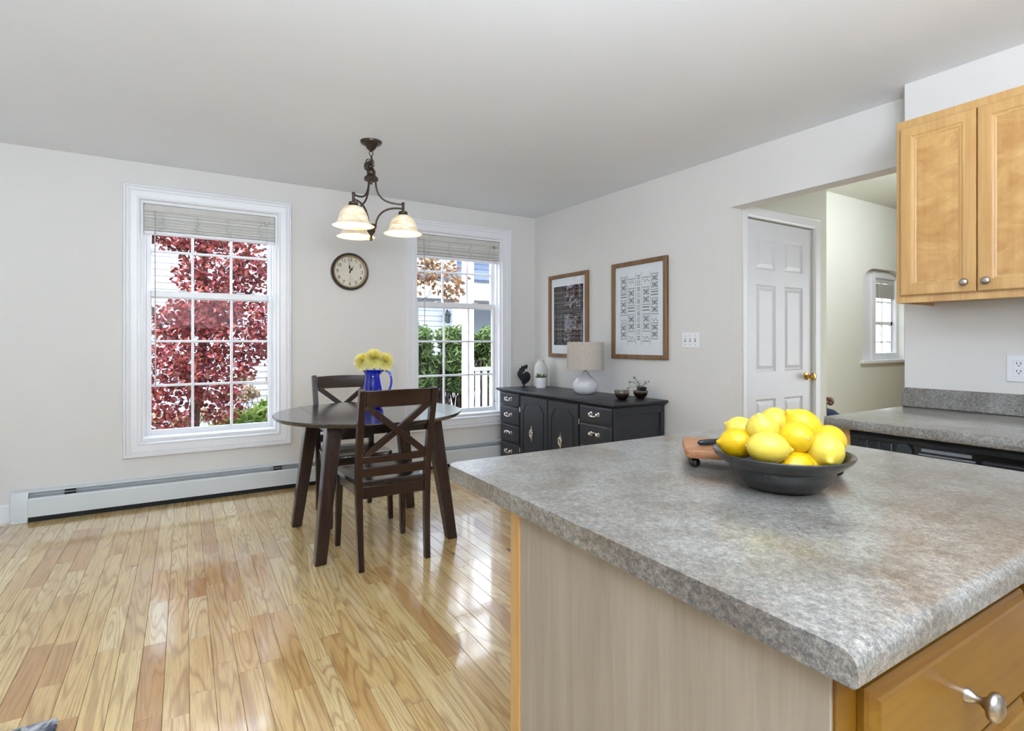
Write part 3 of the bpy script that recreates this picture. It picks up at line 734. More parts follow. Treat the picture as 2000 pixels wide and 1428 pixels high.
for y0, y1, kx in ((3.79, 4.226, 4.03), (3.372, 3.782, 3.597)):
    b = MB(); rings = [[(SX-x_, a, c) for a, c in ((y0+i,.075+i),(y1-i,.075+i),(y1-i,.705-i),(y0+i,.705-i))] for i, x_ in ((0,-.012),(0,.006),(.008,.011))]
    b.loft(rings); d = b.done('door', M_BLACK, r, sharp=20)
    a0, a1, c0, c1 = y0+.055, y1-.055, .14, .645; k = .06
    poly = [(a0,c0),(a1,c0),(a1,c1-k),(a1-.018,c1-k+.008),(a1-.028,c1-k+.03),(a1-.05,c1-k+.045),(a1-.062,c1),(a0+.062,c1),(a0+.05,c1-k+.045),(a0+.028,c1-k+.03),(a0+.018,c1-k+.008),(a0,c1-k)]
    pts = [Vector((SX-.0115, u, v)) for u, v in poly]; b = MB()
    for i in range(len(pts)): b.beam(pts[i], pts[(i+1) % len(pts)], .007, .005, (1,0,0))
    b.done('panel_moulding', M_BLKPL, d)
    pz = .38; b = MB()
    esc = [(0,.075),(.006,.06),(.004,.05),(.012,.045),(.014,.034),(.022,.026),(.024,0),(.022,-.026),(.014,-.034),(.012,-.045),(.004,-.05),(.006,-.06),(0,-.075)]
    full = esc + [(-u, v) for u, v in esc[::-1][1:-1]]
    b.prism([(kx+u, pz+v) for u, v in full], .0115, .0145, lambda u, v, w: (SX-w, u, v))
    po = b.done('pull_plate', M_AGED, d)
    b = MB(); b.tube([(SX-.021-.004*math.sin(t*PI/8), kx+.019*math.cos(t*PI/8), pz+.032*math.sin(t*PI/8)) for t in range(16)], .0045, 8, True)
    b.lathe([(.001,0),(.008,.0),(.008,.012),(.001,.014)], (SX-.0145, kx, pz+.026), 10, Matrix.Rotation(-PI/2, 4, 'Y')); b.done('pull_ring', M_AGED, po)
for y, zs in ((4.235, (.575, .2)), (3.3585, (.575, .2))):
    for z in zs: MB().box(SX-.008, SX+.013, y-.006, y+.006, z-.022, z+.022).done('hinge', M_SILVER, r)

# ------------------------------------------------------------------ things on the sideboard
ZS = .752
M_IRON = plain('black_iron', srgb(26, 26, 30), .6, .3, var=.3, scale=60, bump=.3)
RX, RY = 2.87, 4.50
r = thing('rooster_figurine', 'black iron rooster figurine at the far end of the sideboard', 'figurine', (RX, RY, ZS))
sc = .225/101.0
def rp(u, v, w):                                           # silhouette plane faces the kitchen
    d = Vector((math.cos(YAW), -math.sin(YAW), 0)); n_ = Vector((math.sin(YAW), math.cos(YAW), 0))
    return Vector((RX, RY, ZS)) + d*(u*sc*1.02) + n_*w + Vector((0, 0, v*sc))
def blob(poly, th, cx_, cy_):
    b = MB()
    rings = [[rp(cx_+(u-cx_)*s_, cy_+(v-cy_)*s_, w) for u, v in poly] for s_, w in ((.9,-th),(.97,-th*.7),(1,-th*.25),(1,th*.25),(.97,th*.7),(.9,th))]
    b.loft(rings); return b
blob([(0,12),(-5,13),(-9,16),(-11,26),(-19,37),(-27,48),(-29.5,56),(-29,65),(-25,74),(-18,81),(-10,84),(2,82),(4,77),(0,70),(-5,66),(-7,61),(-4,60),(1,64),(6,69),(13,70),(20,66),(26,58),(28.5,50),(27,38),(22,28),(14,20),(6,14),(3,16),(10,25),(13.5,31),(9,29),(5,22)], .015, -2, 50).done('body', M_IRON, r, sharp=60)
blob([(-18,79),(-23,85),(-21,87),(-13,84),(-14,93),(-9,96),(-5,93),(-2,94),(1,100),(5,97),(9,101),(14,100),(17,91),(14,86),(12,78),(9,84),(4,80),(-4,77)], .009, -2, 88).done('comb', M_IRON, r, sharp=60)
b = MB(); b.tube([rp(-1,18,0), rp(0,4,0)], .009, 8); b.lathe([(.001,.0),(.036,.0),(.034,.006),(.014,.011),(.009,.018)], rp(0,0,0), 20); b.done('base', M_IRON, r)
M_CERAM = plain('matte_ceramic', srgb(222, 218, 214), .6, var=.03, scale=12)
VX, VY = 3.07, 4.50
r = thing('vase', 'tall matte white bottle vase standing between rooster and picture frame', 'vase', (VX, VY, ZS))
b = MB(); b.lathe([(.001,0),(.066,0),(.07,.006),(.071,.1),(.07,.17),(.066,.2),(.054,.226),(.04,.24),(.036,.248),(.037,.266),(.04,.27),(.034,.272),(.03,.264),(.03,.24),(.001,.235)], (VX,VY,ZS), 32); b.done('vase_body', M_CERAM, r, sharp=60)
PX, PY = 2.975, 4.36
r = thing('potted_succulent', 'green succulent in a white cylinder pot in front of the vase', 'potted plant', (PX, PY, ZS))
b = MB(); b.lathe([(.001,0),(.044,0),(.046,.002),(.046,.009),(.044,.011),(.048,.014),(.048,.1),(.045,.101),(.044,.09),(.001,.088)], (PX,PY,ZS), 28); b.done('pot', plain('white_glaze', srgb(236, 235, 236), .25, var=.01), r, sharp=40)
M_SUCC = plain('succulent_leaf', srgb(92, 124, 84), .5, var=.35, scale=40)
def leafspear(c, d, L, w, t=.005):
    d = Vector(d).normalized(); c = Vector(c); sd = d.cross(Vector((0,0,1))); sd = sd.normalized() if sd.length > .01 else Vector((1,0,0)); up = sd.cross(d)
    rings = [[c+d*(L*s_)+sd*(w*q*math.cos(a))+up*(t*q*math.sin(a)+.18*L*s_*s_) for a in (0, PI/2, PI, 3*PI/2)] for s_, q in ((0,.5),(.35,1),(.7,.8),(1,.08))]
    return rings
rr = random.Random(4)
for k in range(34):
    a = rr.random()*6.28; el = rr.uniform(.15, 1.2); d = (math.cos(a)*math.cos(el), math.sin(a)*math.cos(el), math.sin(el))
    q = rr.uniform(.0, .03)
    MB().loft(leafspear((PX+math.cos(a)*q, PY+math.sin(a)*q, ZS+.094), d, rr.uniform(.035, .062), .0085)).done('leaf', M_SUCC, r, sharp=60)
LX, LY = 2.97, 3.672
M_LINEN = None
def m_linen():
    t = NT('linen_shade'); v = t.coord(scale=(1, 1, 1))
    a = t.noise(t.coord(scale=(60, 60, 600)), 1, 2); c = t.noise(t.coord(scale=(500, 500, 40)), 1, 2)
    f = t.math('MULTIPLY', t.math('ADD', a, c), .5)
    t.l(t.ramp(f, [(.36, srgb(176, 164, 152)), (.64, srgb(212, 203, 192))]), t.p.inputs['Base Color']); t.set(Roughness=.9); t.bump(f, .2, .002); return t.m
M_LINEN = m_linen()
r = thing('table_lamp', 'white ribbed round ceramic lamp with linen drum shade on the sideboard', 'lamp', (LX, LY, ZS))
M_LAMPB = plain('lamp_glaze', srgb(226, 224, 228), .18, var=.02)
prof = [(.001,0),(.07,0),(.078,.004),(.096,.022),(.106,.045),(.109,.066),(.106,.088),(.096,.11),(.078,.132),(.056,.15),(.04,.164),(.03,.178),(.026,.19),(.022,.194),(.001,.194)]
dense = []
for (r0, z0), (r1, z1) in zip(prof[1:], prof[2:]):
    for k in range(5): dense.append((r0+(r1-r0)*k/5, z0+(z1-z0)*k/5))
dense = [(.001,0)] + dense + [(.001,.194)]
b = MB(); b.lathe(dense, (LX,LY,ZS), 48, None, lambda a, z: 1+(.012*math.sin(a*12)*math.sin(z*520) if .01 < z < .15 else 0)); b.done('lamp_base', M_LAMPB, r, sharp=60)
MB().lathe([(.001,.19),(.017,.19),(.017,.198),(.013,.2),(.013,.212),(.001,.212)], (LX,LY,ZS), 16).done('lamp_neck', M_NICKEL, r)
b = MB(); b.lathe([(.16,.212),(.156,.448),(.154,.448),(.158,.212)], (LX,LY,ZS), 48)
b.loft([[(LX+rr_*math.cos(a*PI/24), LY+rr_*math.sin(a*PI/24), ZS+z) for rr_, z in ((.16,.212),(.156,.448),(.154,.448),(.158,.212))] for a in range(48)], closed=True) if False else None
sh = b.done('lamp_shade', M_LINEN, r, sharp=50)
b = MB()
for a in (0, 2*PI/3, 4*PI/3): b.tube([(LX, LY, ZS+.425), (LX+.155*math.cos(a), LY+.155*math.sin(a), ZS+.44)], .0018, 5)
b.done('shade_spider', M_NICKEL, sh)
def m_bowlglaze():
    t = NT('tenmoku_glaze'); v = t.coord()
    g = t.n('TexCoord').outputs['Object']; s_ = t.n('SeparateXYZ'); t.l(g, s_.inputs[0])
    f = t.math('ADD', t.math('MULTIPLY', s_.outputs[2], 14), t.math('MULTIPLY', t.noise(v, 22, 3), .35))
    t.l(t.ramp(f, [(.5, srgb(22, 15, 13)), (.82, srgb(48, 30, 22)), (1.0, srgb(92, 80, 60)), (1.12, srgb(128, 122, 106))]), t.p.inputs['Base Color']); t.set(Roughness=.12); return t.m
M_TEN = m_bowlglaze()
BW = [(.001,.003),(.026,.0),(.028,.004),(.028,.008),(.042,.02),(.053,.038),(.058,.06),(.0585,.066),(.056,.066),(.054,.058),(.049,.038),(.038,.022),(.02,.013),(.001,.012)]
for x, y, s_, lb in ((2.955, 3.20, 1.0, 'dark glazed bowl standing behind the brown fronted bowl on sideboard'), (2.862, 3.095, .95, 'dark brown glazed bowl closest to the front edge of sideboard'), (3.065, 3.105, 1.0, 'dark glazed bowl holding the trailing sprig on the sideboard')):
    r = thing('small_bowl', lb, 'bowl', (x, y, ZS), 'small dark bowls on the sideboard')
    b = MB(); b.lathe([(a*s_, z*s_) for a, z in BW], (x,y,ZS), 36); b.done('bowl_body', M_TEN, r, sharp=50)
r = thing('trailing_plant', 'grey green trailing sprig in a small black pot inside a bowl', 'plant', (3.065, 3.105, ZS+.016))
b = MB(); b.lathe([(.001,0),(.026,0),(.04,.072),(.042,.08),(.036,.08),(.03,.06),(.001,.058)], (3.065,3.105,ZS+.017), 4, Matrix.Rotation(.5, 4, 'Z') @ Matrix.Rotation(.12, 4, 'X')); b.done('nursery_pot', M_BLKPL, r)
M_SPRIG = plain('sprig_leaf', srgb(150, 158, 128), .6, var=.3, scale=60)
M_BUD = plain('grey_bud', srgb(112, 128, 118), .6, var=.2)
rr = random.Random(9); base = Vector((3.06, 3.10, ZS+.082)); L_ = Vector((-math.cos(YAW), math.sin(YAW), 0))
for off in ((.085, .05, 1), (.10, -.0, 1), (.05, .085, 1), (-.07, .05, 0), (.02, .05, 0), (.03, -.04, 0), (-.045, .035, 0)):
    e = base + L_*off[0] + Vector((0, 0, off[1])); m_ = (base+e)/2 + Vector((0, 0, .03))
    pts = [base*(1-t)**2 + m_*2*t*(1-t) + e*t*t for t in (0, .25, .5, .75, 1)]
    st_ = MB().tube(pts, .0018, 5).done('stem', M_SPRIG, r)
    for t in range(4):
        p = pts[t+1]
        MB().loft(leafspear(p, (rr.uniform(-1,1), rr.uniform(-1,1), rr.uniform(-.2,1)), .026, .006, .002)).done('leaf', M_SPRIG, st_)
    if off[2]: MB().ball(e, .008, 8, 6).done('bud', M_BUD, st_)

# ------------------------------------------------------------------ dining table
TX, TY, TR, TZ = 1.012, 3.40, .572, .763
r = thing('dining_table', 'round dark espresso drop-leaf dining table with four splayed legs', 'table', (TX, TY, 0))
LEAF = .355
def seg_poly(side):
    pts = []
    if side == 0:
        a0 = math.acos(LEAF/TR); n = 24
        for k in range(n+1): a = a0+(PI-2*a0)*k/n; pts.append((TX+TR*math.cos(a), TY+TR*math.sin(a)))
        for k in range(n+1): a = PI+a0+(PI-2*a0)*k/n; pts.append((TX+TR*math.cos(a), TY+TR*math.sin(a)))
    else:
        a0 = math.acos((LEAF+.003)/TR); n = 20
        for k in range(n+1): a = -a0+2*a0*k/n; pts.append((TX+side*TR*math.cos(a), TY+side*TR*math.sin(a)))
    return pts
for s_, nm in ((0, 'tabletop'), (1, 'drop_leaf'), (-1, 'drop_leaf')):
    P_ = seg_poly(s_); cx_, cy_ = (TX, TY) if s_ == 0 else (TX+s_*.45, TY)
    def ring(z, ins):
        out = []
        for x, y in P_:
            d = math.hypot(x-TX, y-TY); k = (d-ins)/d if d > TR-.002 else 1; out.append((TX+(x-TX)*k, TY+(y-TY)*k, z))
        return out
    b = MB(); b.loft([ring(TZ-.024, .014), ring(TZ-.012, .003), ring(TZ-.006, 0), ring(TZ-.002, .0005), ring(TZ, .003)]); b.done(nm, M_TOP, r, sharp=30)
legs = [(-1,-1),(1,-1),(-1,1),(1,1)]
for sx, sy in legs:
    b = MB(); b.beam((TX+sx*.297, TY+sy*.283-.012, TZ-.025), (TX+sx*.388, TY+sy*.357-.014, 0), .085, .085, (1,0,0), .062, .062)
    for v in b.bm.verts:
        if v.co.z < .05: v.co.z = 0
        else: v.co.z = TZ-.025
    b.done('leg', M_ESP, r, bevel=.006)
b = MB()
for sy in (-1, 1): b.box(TX-.27, TX+.27, TY+sy*.27-.022, TY+sy*.27-.0, TZ-.1, TZ-.024)
for sx in (-1, 1): b.box(TX+sx*.29-.011, TX+sx*.29+.011, TY-.27, TY+.25, TZ-.1, TZ-.024)
b.done('apron', M_ESPX, r, bevel=.002)

# ------------------------------------------------------------------ chairs
def make_chair(label):
    r = thing('dining_chair', label, 'chair', (0,0,0), 'dark wooden chairs at the round table')
    def post(z):                                            # rear post path (y) at height z
        return -.205-.022*max(0, (.42-z)/.42)**2*1.0-.095*max(0, (z-.46)/.5)**1.35
    for s_ in (-1, 1):
        zs = [0, .1, .22, .34, .42, .5, .6, .7, .8, .88, .955]
        b = MB(); b.strip([(s_*(.184+.014*(z/.955)), post(z), z) for z in zs], [.03,.031,.033,.035,.036,.036,.036,.035,.034,.033,.032], .036)
        for v in b.bm.verts:
            if v.co.z < .02: v.co.z = 0
        b.done('rear_leg', M_ESP, r, bevel=.003)
        b = MB(); b.beam((s_*.19, .2, .435), (s_*.2, .212, 0), .038, .038, (1,0,0), .03, .03)
        for v in b.bm.verts:
            if v.co.z < .02: v.co.z = 0
        b.done('front_leg', M_ESP, r, bevel=.003)
    n = 10
    def curved(z0, z1, depth, th, nm, arch_=0):
        b = MB(); rings = []
        for k in range(n+1):
            t = k/n; x = -.178+.356*t; cv = -depth*math.sin(PI*t); zt = z1-arch_*(1-math.sin(PI*t))
            y0, y1 = post(z0)+cv, post(zt)+cv
            rings.append([(x, y0-th/2, z0), (x, y0+th/2, z0), (x, y1+th/2, zt), (x, y1-th/2, zt)])
        b.loft(rings); b.done(nm, M_ESPX, r, bevel=.003)
    curved(.862, .952, .02, .024, 'top_rail', .004)
    curved(.56, .598, .012, .02, 'back_rail'); curved(.488, .538, .012, .02, 'back_rail')
    for s_ in (-1, 1):
        pts = []
        for k in range(7):
            t = k/6; z = .594+.272*t; pts.append((s_*(-.17+.34*t), post(z)-.016*math.sin(PI*t)+(.0035 if s_ > 0 else -.0035), z))
        MB().strip(pts, .022, .034, (0,1,0)).done('cross_brace', M_ESP, r, bevel=.002)
    poly = [(-.17,-.2),(.17,-.2),(.205,-.1),(.218,.05),(.222,.16),(.212,.21),(.18,.238),(0,.246),(-.18,.238),(-.212,.21),(-.222,.16),(-.218,.05),(-.205,-.1)]
    b = MB(); b.loft([[(u*s_, v*s_, z) for u, v in poly] for s_, z in ((.96,.435),(1,.442),(1,.456),(.985,.462),(.9,.462),(.75,.457),(.3,.454))]); b.done('seat', M_TOP, r, sharp=40)
    b = MB(); b.box(-.17, .17, -.215, -.195, .372, .436).box(-.18, .18, .19, .21, .378, .436)
    for s_ in (-1, 1): b.hexa([Vector((s_*(x), y, z)) for z in (.375, .436) for x, y in ((.172,-.2),(.19,-.2),(.2,.2),(.182,.2))])
    b.done('seat_apron', M_ESPX, r, bevel=.002)
    return r
ch = make_chair('dark wooden cross-back chair with its back to the camera')
ch.location = (.972, 3.045, 0)
c2 = dup(ch, (1.0, 3.785, 0), PI); c2['label'] = 'dark wooden cross-back chair on the window side of the table'

# ------------------------------------------------------------------ pitcher and flowers
QX, QY = 1.065, 3.53
ZT = TZ
r = thing('pitcher', 'cobalt blue glass pitcher standing on the dining table', 'pitcher', (QX, QY, ZT))
prof = [(.001,.003),(.045,.0),(.061,.004),(.069,.018),(.0715,.04),(.07,.075),(.064,.118),(.055,.165),(.048,.205),(.045,.226),(.0465,.24),(.051,.25)]
inner = [(a-.004, z) for a, z in prof[::-1][:-2]] + [(.001, .012)]
def spout(a, z):
    d = math.cos(a-PI); return 1+(.34*max(0, d)**10*max(0, (z-.2)/.05) if z > .2 else 0)
b = MB(); Mz = Matrix.Rotation(-YAW, 4, 'Z'); b.lathe(prof+inner, (QX,QY,ZT), 40, Mz, spout); b.done('pitcher_body', M_BLUE, r, sharp=60)
hp = bez([(.05,.225), (.11,.30), (.175,.2), (.13,.115)], 12) if False else None
P2 = lambda u, z: (QX+RV.x*u, QY+RV.y*u, ZT+z)
pts = cr([P2(.044,.226), P2(.054,.242), P2(.075,.25), P2(.1,.243), P2(.118,.218), P2(.1235,.185), P2(.12,.15), P2(.108,.12), P2(.09,.1), P2(.066,.094)])
b = MB(); b.tube(pts, .0075, 10); b.done('handle', M_BLUE, r)
M_PETAL = None
def m_petal():
    t = NT('chrysanthemum_petal'); ge = t.n('NewGeometry')
    t.l(t.ramp(ge.outputs['Random Per Island'], [(0, srgb(238, 218, 74)), (.5, srgb(250, 238, 128)), (1, srgb(254, 250, 204))]), t.p.inputs['Base Color']); t.set(Roughness=.6); return t.m
M_PETAL = m_petal()
M_STEM = plain('stem_green', srgb(64, 92, 50), .6, var=.2)
M_GREENC = plain('flower_heart', srgb(206, 200, 50), .6, var=.2)
def flower(u, dep, z, rad, label, seed):
    rr = random.Random(seed); c = Vector((QX, QY, ZT+z)) + RV*u + Vector((RV.y, -RV.x, 0))*(-dep)*-1
    F_ = Vector((-math.sin(YAW), -math.cos(YAW), 0))
    c = Vector((QX, QY, ZT+z)) + RV*u + F_*dep
    ax = (Vector((0,0,1))*1.1 + F_*.55 + RV*(u*4)).normalized()
    r = thing('chrysanthemum', label, 'flower', c, 'yellow chrysanthemums in the blue pitcher')
    qd = ax.to_track_quat('Z', 'Y').to_matrix()
    b = MB(); n = 430
    for k in range(n):
        t = (k+.5)/n; th = math.acos(1-1.55*t); ph = k*2.39996
        d = qd @ Vector((math.sin(th)*math.cos(ph), math.sin(th)*math.sin(ph), math.cos(th)*.82))
        L = rad*(.8+.16*t)*rr.uniform(.88, 1.06); tn = d.cross(ax); tn = tn.normalized() if tn.length > .05 else RV; w = rad*.075
        p0 = c+d*(L*.12); p1 = c+d*(L*.6)+Vector((0,0,.0))-ax*(t*rad*.05); p2 = c+d*L-ax*(t*t*rad*.3)+qd @ Vector((0,0,rad*.12*(1-t)))
        nn = d.cross(tn)*w*.7
        b.faces([p0-tn*w*.5, p0+tn*w*.5, p1+tn*w+nn, p1-tn*w+nn, p2+tn*w*.28+nn*.6, p2-tn*w*.28+nn*.6, p1+nn*-.2], [(0,1,6),(1,2,6),(3,0,6),(2,4,6),(4,5,6),(5,3,6)])
    stuff(b.done('petals', M_PETAL, r, recalc=False))
    MB().ball(c+ax*rad*.3, rad*.22, 10, 6).done('heart', M_GREENC, r)
    e = Vector((QX+RV.x*u*.2, QY+RV.y*u*.2, ZT+.02)); MB().tube([c-ax*rad*.2, (c*.4+Vector((QX+RV.x*u*.35, QY+RV.y*u*.35, ZT+.22))*.6), e], .003, 6).done('stem', M_STEM, r)
flower(-.062, .012, .312, .066, 'left yellow chrysanthemum bloom leaning out of the blue pitcher', 1)
flower(.014, .03, .332, .076, 'largest yellow chrysanthemum, middle bloom above the blue pitcher', 2)
flower(.08, .0, .312, .068, 'right yellow chrysanthemum bloom above the pitcher handle', 3)
flower(.012, -.065, .326, .055, 'yellow chrysanthemum mostly hidden behind the middle bloom', 4)

# ------------------------------------------------------------------ kitchen island
IX0, IX1, IY0, IY1, IZ = .582, 1.745, .285, 1.295, .884
r = thing('island_worktop', 'grey stone-look laminate worktop on the kitchen island', 'worktop', (1.16, .79, IZ-.038))
b = MB(); pr_ = [(IY0+.03, IZ-.038), (IY0+.004, IZ-.038), (IY0, IZ-.034), (IY0, IZ-.017), (IY0+.003, IZ-.009), (IY0+.009, IZ-.003), (IY0+.018, IZ)]
# plan outline with a clipped and rounded far left corner
def plan(ins, y0):
    c = .035; x0, x1, y1 = IX0+ins, IX1-ins, IY1-ins
    pts = [(x0, y0)]
    for k in range(6):
        a = PI - PI/2*k/5; pts.append((x0+c+c*math.cos(a), y1-c+c*math.sin(a)))
    for k in range(6):
        a = PI/2 - PI/2*k/5; pts.append((x1-c+c*math.cos(a), y1-c+c*math.sin(a)))
    pts.append((x1, y0)); return pts
def put(rings): b.loft(rings)
put([[(x, y, IZ-.038) for x, y in plan(.0, IY0+.004)], [(x, y, IZ-.034) for x, y in plan(0, IY0)], [(x, y, IZ-.017) for x, y in plan(0, IY0)], [(x, y, IZ-.009) for x, y in plan(0, IY0+.003)], [(x, y, IZ-.003) for x, y in plan(0, IY0+.009)], [(x, y, IZ-.0006) for x, y in plan(.0, IY0+.015)], [(x, y, IZ) for x, y in plan(.0007, IY0+.02)]])
b.done('worktop', M_COUNTER, r, sharp=30)
r = thing('island_cabinet', 'maple island cabinet with pale side panel and amber drawers', 'cabinet', (1.16, .65, 0))
b = MB(); b.box(.605, 1.72, .335, .985, .1, .84); b.box(.66, 1.7, .39, .96, 0, .1); b.done('carcass', M_PALE, r)
MB().box(.6, .612, .322, .955, .0, IZ-.0385).done('side_panel', M_PALE, r, bevel=.001)
MB().box(.597, .65, .955, .992, .0, IZ-.0385).done('corner_post', M_MAPLE, r, bevel=.003)
MB().box(.65, 1.72, .985, .99, .0, IZ-.0385).done('back_panel', M_PALE, r)
b = MB(); FY = .318
b.box(.604, .645, FY, FY+.018, .0, IZ-.0385).box(1.105, 1.15, FY, FY+.018, .0, IZ-.0385).box(1.68, 1.72, FY, FY+.018, .0, IZ-.0385).box(.645, 1.68, FY, FY+.018, .808, IZ-.0385)
b.box(.645, 1.68, FY, FY+.018, .635, .665).box(.645, 1.68, FY, FY+.018, .4, .43).box(.645, 1.68, FY, FY+.018, .08, .12); b.done('face_frame', M_MAPLED, r, bevel=.001)
def knob(parent, p, M, s_=1.0):
    b = MB(); b.lathe([(.001,0),(.0085*s_,0),(.008*s_,.003*s_),(.005*s_,.008*s_),(.0045*s_,.014*s_),(.008*s_,.019*s_),(.015*s_,.022*s_),(.0165*s_,.026*s_),(.014*s_,.031*s_),(.007*s_,.034*s_),(.001,.0345*s_)], p, 20, M); b.done('knob', M_NICKEL, parent, sharp=50)
def isl_drawer(x0, x1, z0, z1):
    b = MB(); rings = [[(u, FY-w, v) for u, v in ((x0+i,z0+i),(x1-i,z0+i),(x1-i,z1-i),(x0+i,z1-i))] for i, w in ((0,.0005),(0,.008),(.003,.012),(.011,.016),(.0135,.019),(.0145,.0195))]
    b.loft(rings); d = b.done('drawer', M_MAPLED, r, sharp=15); knob(d, ((x0+x1)/2, FY-.0195, (z0+z1)/2), Matrix.Rotation(PI/2, 4, 'X'), 1.15)
for x0, x1 in ((.645, 1.118), (1.138, 1.69)):
    for z0, z1 in ((.655, .815), (.42, .645), (.11, .41)): isl_drawer(x0, x1, z0, z1)

# ------------------------------------------------------------------ serving board, bowl, lemons
BC = Vector((1.268, .862, 0)); MBD = Matrix.Translation((BC.x, BC.y, 0)) @ Matrix.Rotation(math.atan2(-.247, .233), 4, 'Z')
r = thing('serving_board', 'footed wooden serving board with black handles behind the lemon bowl', 'board', (BC.x, BC.y, IZ))
hl, hw = .185, .1
pl = []
for cx_, cy_, a0 in ((hl-.02, hw-.02, 0), (-hl+.02, hw-.02, 1), (-hl+.02, -hw+.02, 2), (hl-.02, -hw+.02, 3)):
    for k in range(5): a = PI/2*a0+PI/2*k/4; pl.append((cx_+.02*math.cos(a), cy_+.02*math.sin(a)))
b = MB(); b.loft([[MBD @ Vector((u*s_, v*s_, z)) for u, v in pl] for s_, z in ((.985, IZ+.026), (1, IZ+.029), (1, IZ+.043), (.985, IZ+.046))])
b.done('board', M_BOARD, r, sharp=40)
for sx in (-1, 1):
    for sy in (-1, 1):
        b = MB(); b.ball(MBD @ Vector((sx*(hl-.025), sy*(hw-.022), IZ+.0125)), .0125, 16, 10); b.lathe([(.005,.02),(.005,.028)], MBD @ Vector((sx*(hl-.025), sy*(hw-.022), IZ)), 8); b.done('foot', M_BLKGL, r)
r = thing('cheese_knife', 'black handled cheese knife lying on the wooden serving board', 'knife', (1.134, .943, IZ+.046))
k0, k1 = Vector((1.134, .943, IZ+.0555)), Vector((1.228, .925, IZ+.0555)); kd = (k1-k0).normalized()
b = MB(); b.tube([k0, k0+kd*.006, k0+kd*.03, k0+kd*.08, k1], [.003,.0075,.009,.008,.0065], 10, False, .9); b.done('handle', M_BLKPL, r, sharp=60)
b = MB(); b.beam(k1, k1+kd*.1, .0022, .022, (0,0,1), .0012, .012); b.done('blade', M_SILVER, r)
def m_bowl():
    t = NT('graphite_glaze'); v = t.coord(scale=(1, 1, 3))
    t.l(t.ramp(t.noise(v, 16, 5, .65), [(.35, srgb(20, 20, 21)), (.55, srgb(36, 35, 34)), (.72, srgb(68, 62, 53))]), t.p.inputs['Base Color']); t.set(Roughness=.26, Coat_Weight=.5); return t.m
M_BOWL = m_bowl()
OX, OY = 1.112, .702
r = thing('fruit_bowl', 'wide dark glazed bowl of lemons on the island worktop', 'bowl', (OX, OY, IZ))
prof = [(.001,.004),(.058,.004),(.062,.0),(.07,.0),(.073,.004),(.086,.012),(.096,.023),(.102,.034),(.105,.044),(.1065,.047),(.112,.05),(.124,.058),(.134,.067),(.139,.073),(.1405,.0765),(.1385,.0785),(.133,.0755),(.12,.065),(.104,.053),(.096,.042),(.088,.028),(.07,.015),(.04,.011),(.001,.01)]
b = MB(); b.lathe(prof, (OX,OY,IZ), 64); b.done('bowl_body', M_BOWL, r, sharp=50)
def m_lemon(name, c0, c1):
    t = NT(name); v = t.coord()
    t.l(t.ramp(t.noise(v, 20, 3), [(.3, c0), (.7, c1)]), t.p.inputs['Base Color'])
    t.set(Roughness=.36, Subsurface_Weight=.08); t.p.inputs['Subsurface Radius'].default_value = (.02, .012, .003)
    vo = t.n('TexVoronoi'); vo.inputs['Scale'].default_value = 520; t.l(v, vo.inputs['Vector'])
    t.bump(t.math('ADD', t.math('MULTIPLY', t.noise(v, 60, 2), .6), vo.outputs['Distance']), .18, .0012); return t.m
ML = [m_lemon('lemon_peel', srgb(223, 182, 16), srgb(232, 202, 46)), m_lemon('lemon_peel_pale', srgb(221, 193, 61), srgb(228, 208, 96)), m_lemon('lemon_peel_deep', srgb(223, 174, 5), srgb(230, 191, 22))]
M_BUTTON = plain('stem_button', srgb(196, 188, 150), .7, var=.15)
CR_ = Vector((math.cos(YAW), -math.sin(YAW), 0)); CF = Vector((math.sin(YAW), math.cos(YAW), 0))
LEM = [('bright yellow lemon lying at the left rim of the bowl', -0.086, 0.018, 0.092, (-1, .1, .05), .034, 1.2, 2),
 ('pale lemon with its nipple pointing right at the front of the bowl', -0.053, -0.05, 0.095, (1, -.25, -.05), .0345, 1.24, 1),
 ('lemon showing its round stem end in the middle of the pile', 0.016, -0.03, 0.1125, (.15, -1, .12), .0345, 1.1, 0),
 ('plump lemon with a puckered nipple at the right front of the bowl', 0.068, -0.05, 0.09, (-.35, -1, -.45), .036, 1.14, 1),
 ('lemon with upright nipple, standing left of the pile centre', -0.042, -0.003, 0.1245, (-.35, -.35, .9), .0335, 1.12, 1),
 ('lemon peeking out at the back left of the pile', -0.066, 0.047, 0.113, (-.6, .6, .3), .033, 1.14, 1),
 ('topmost lemon at the back, left of the pointed one', 0.006, 0.044, 0.134, (.4, .9, .1), .033, 1.15, 1),
 ('lemon with its pointed tip raised at the top of the pile', 0.055, 0.012, 0.128, (-.62, .1, .66), .0355, 1.26, 0),
 ('lemon behind the right front lemon, resting on the rim', 0.103, 0, 0.1, (.6, .7, .1), .0345, 1.15, 0),
 ('lemon low in the bowl, mostly covered, left of the right front lemon', 0.005, -0.05, 0.056, (1, .2, 0), .032, 1.2, 2),
 ('deep yellow lemon buried at the bottom of the pile', 0.038, -0.03, 0.054, (.3, 1, 0), .034, 1.2, 0)]
lm = [(0,-1.0),(.10,-.985),(.30,-.94),(.55,-.82),(.78,-.6),(.93,-.32),(.995,0),(.96,.3),(.84,.56),(.64,.77),(.42,.9),(.27,.97),(.19,1.04),(.14,1.11),(.08,1.15),(0,1.16)]
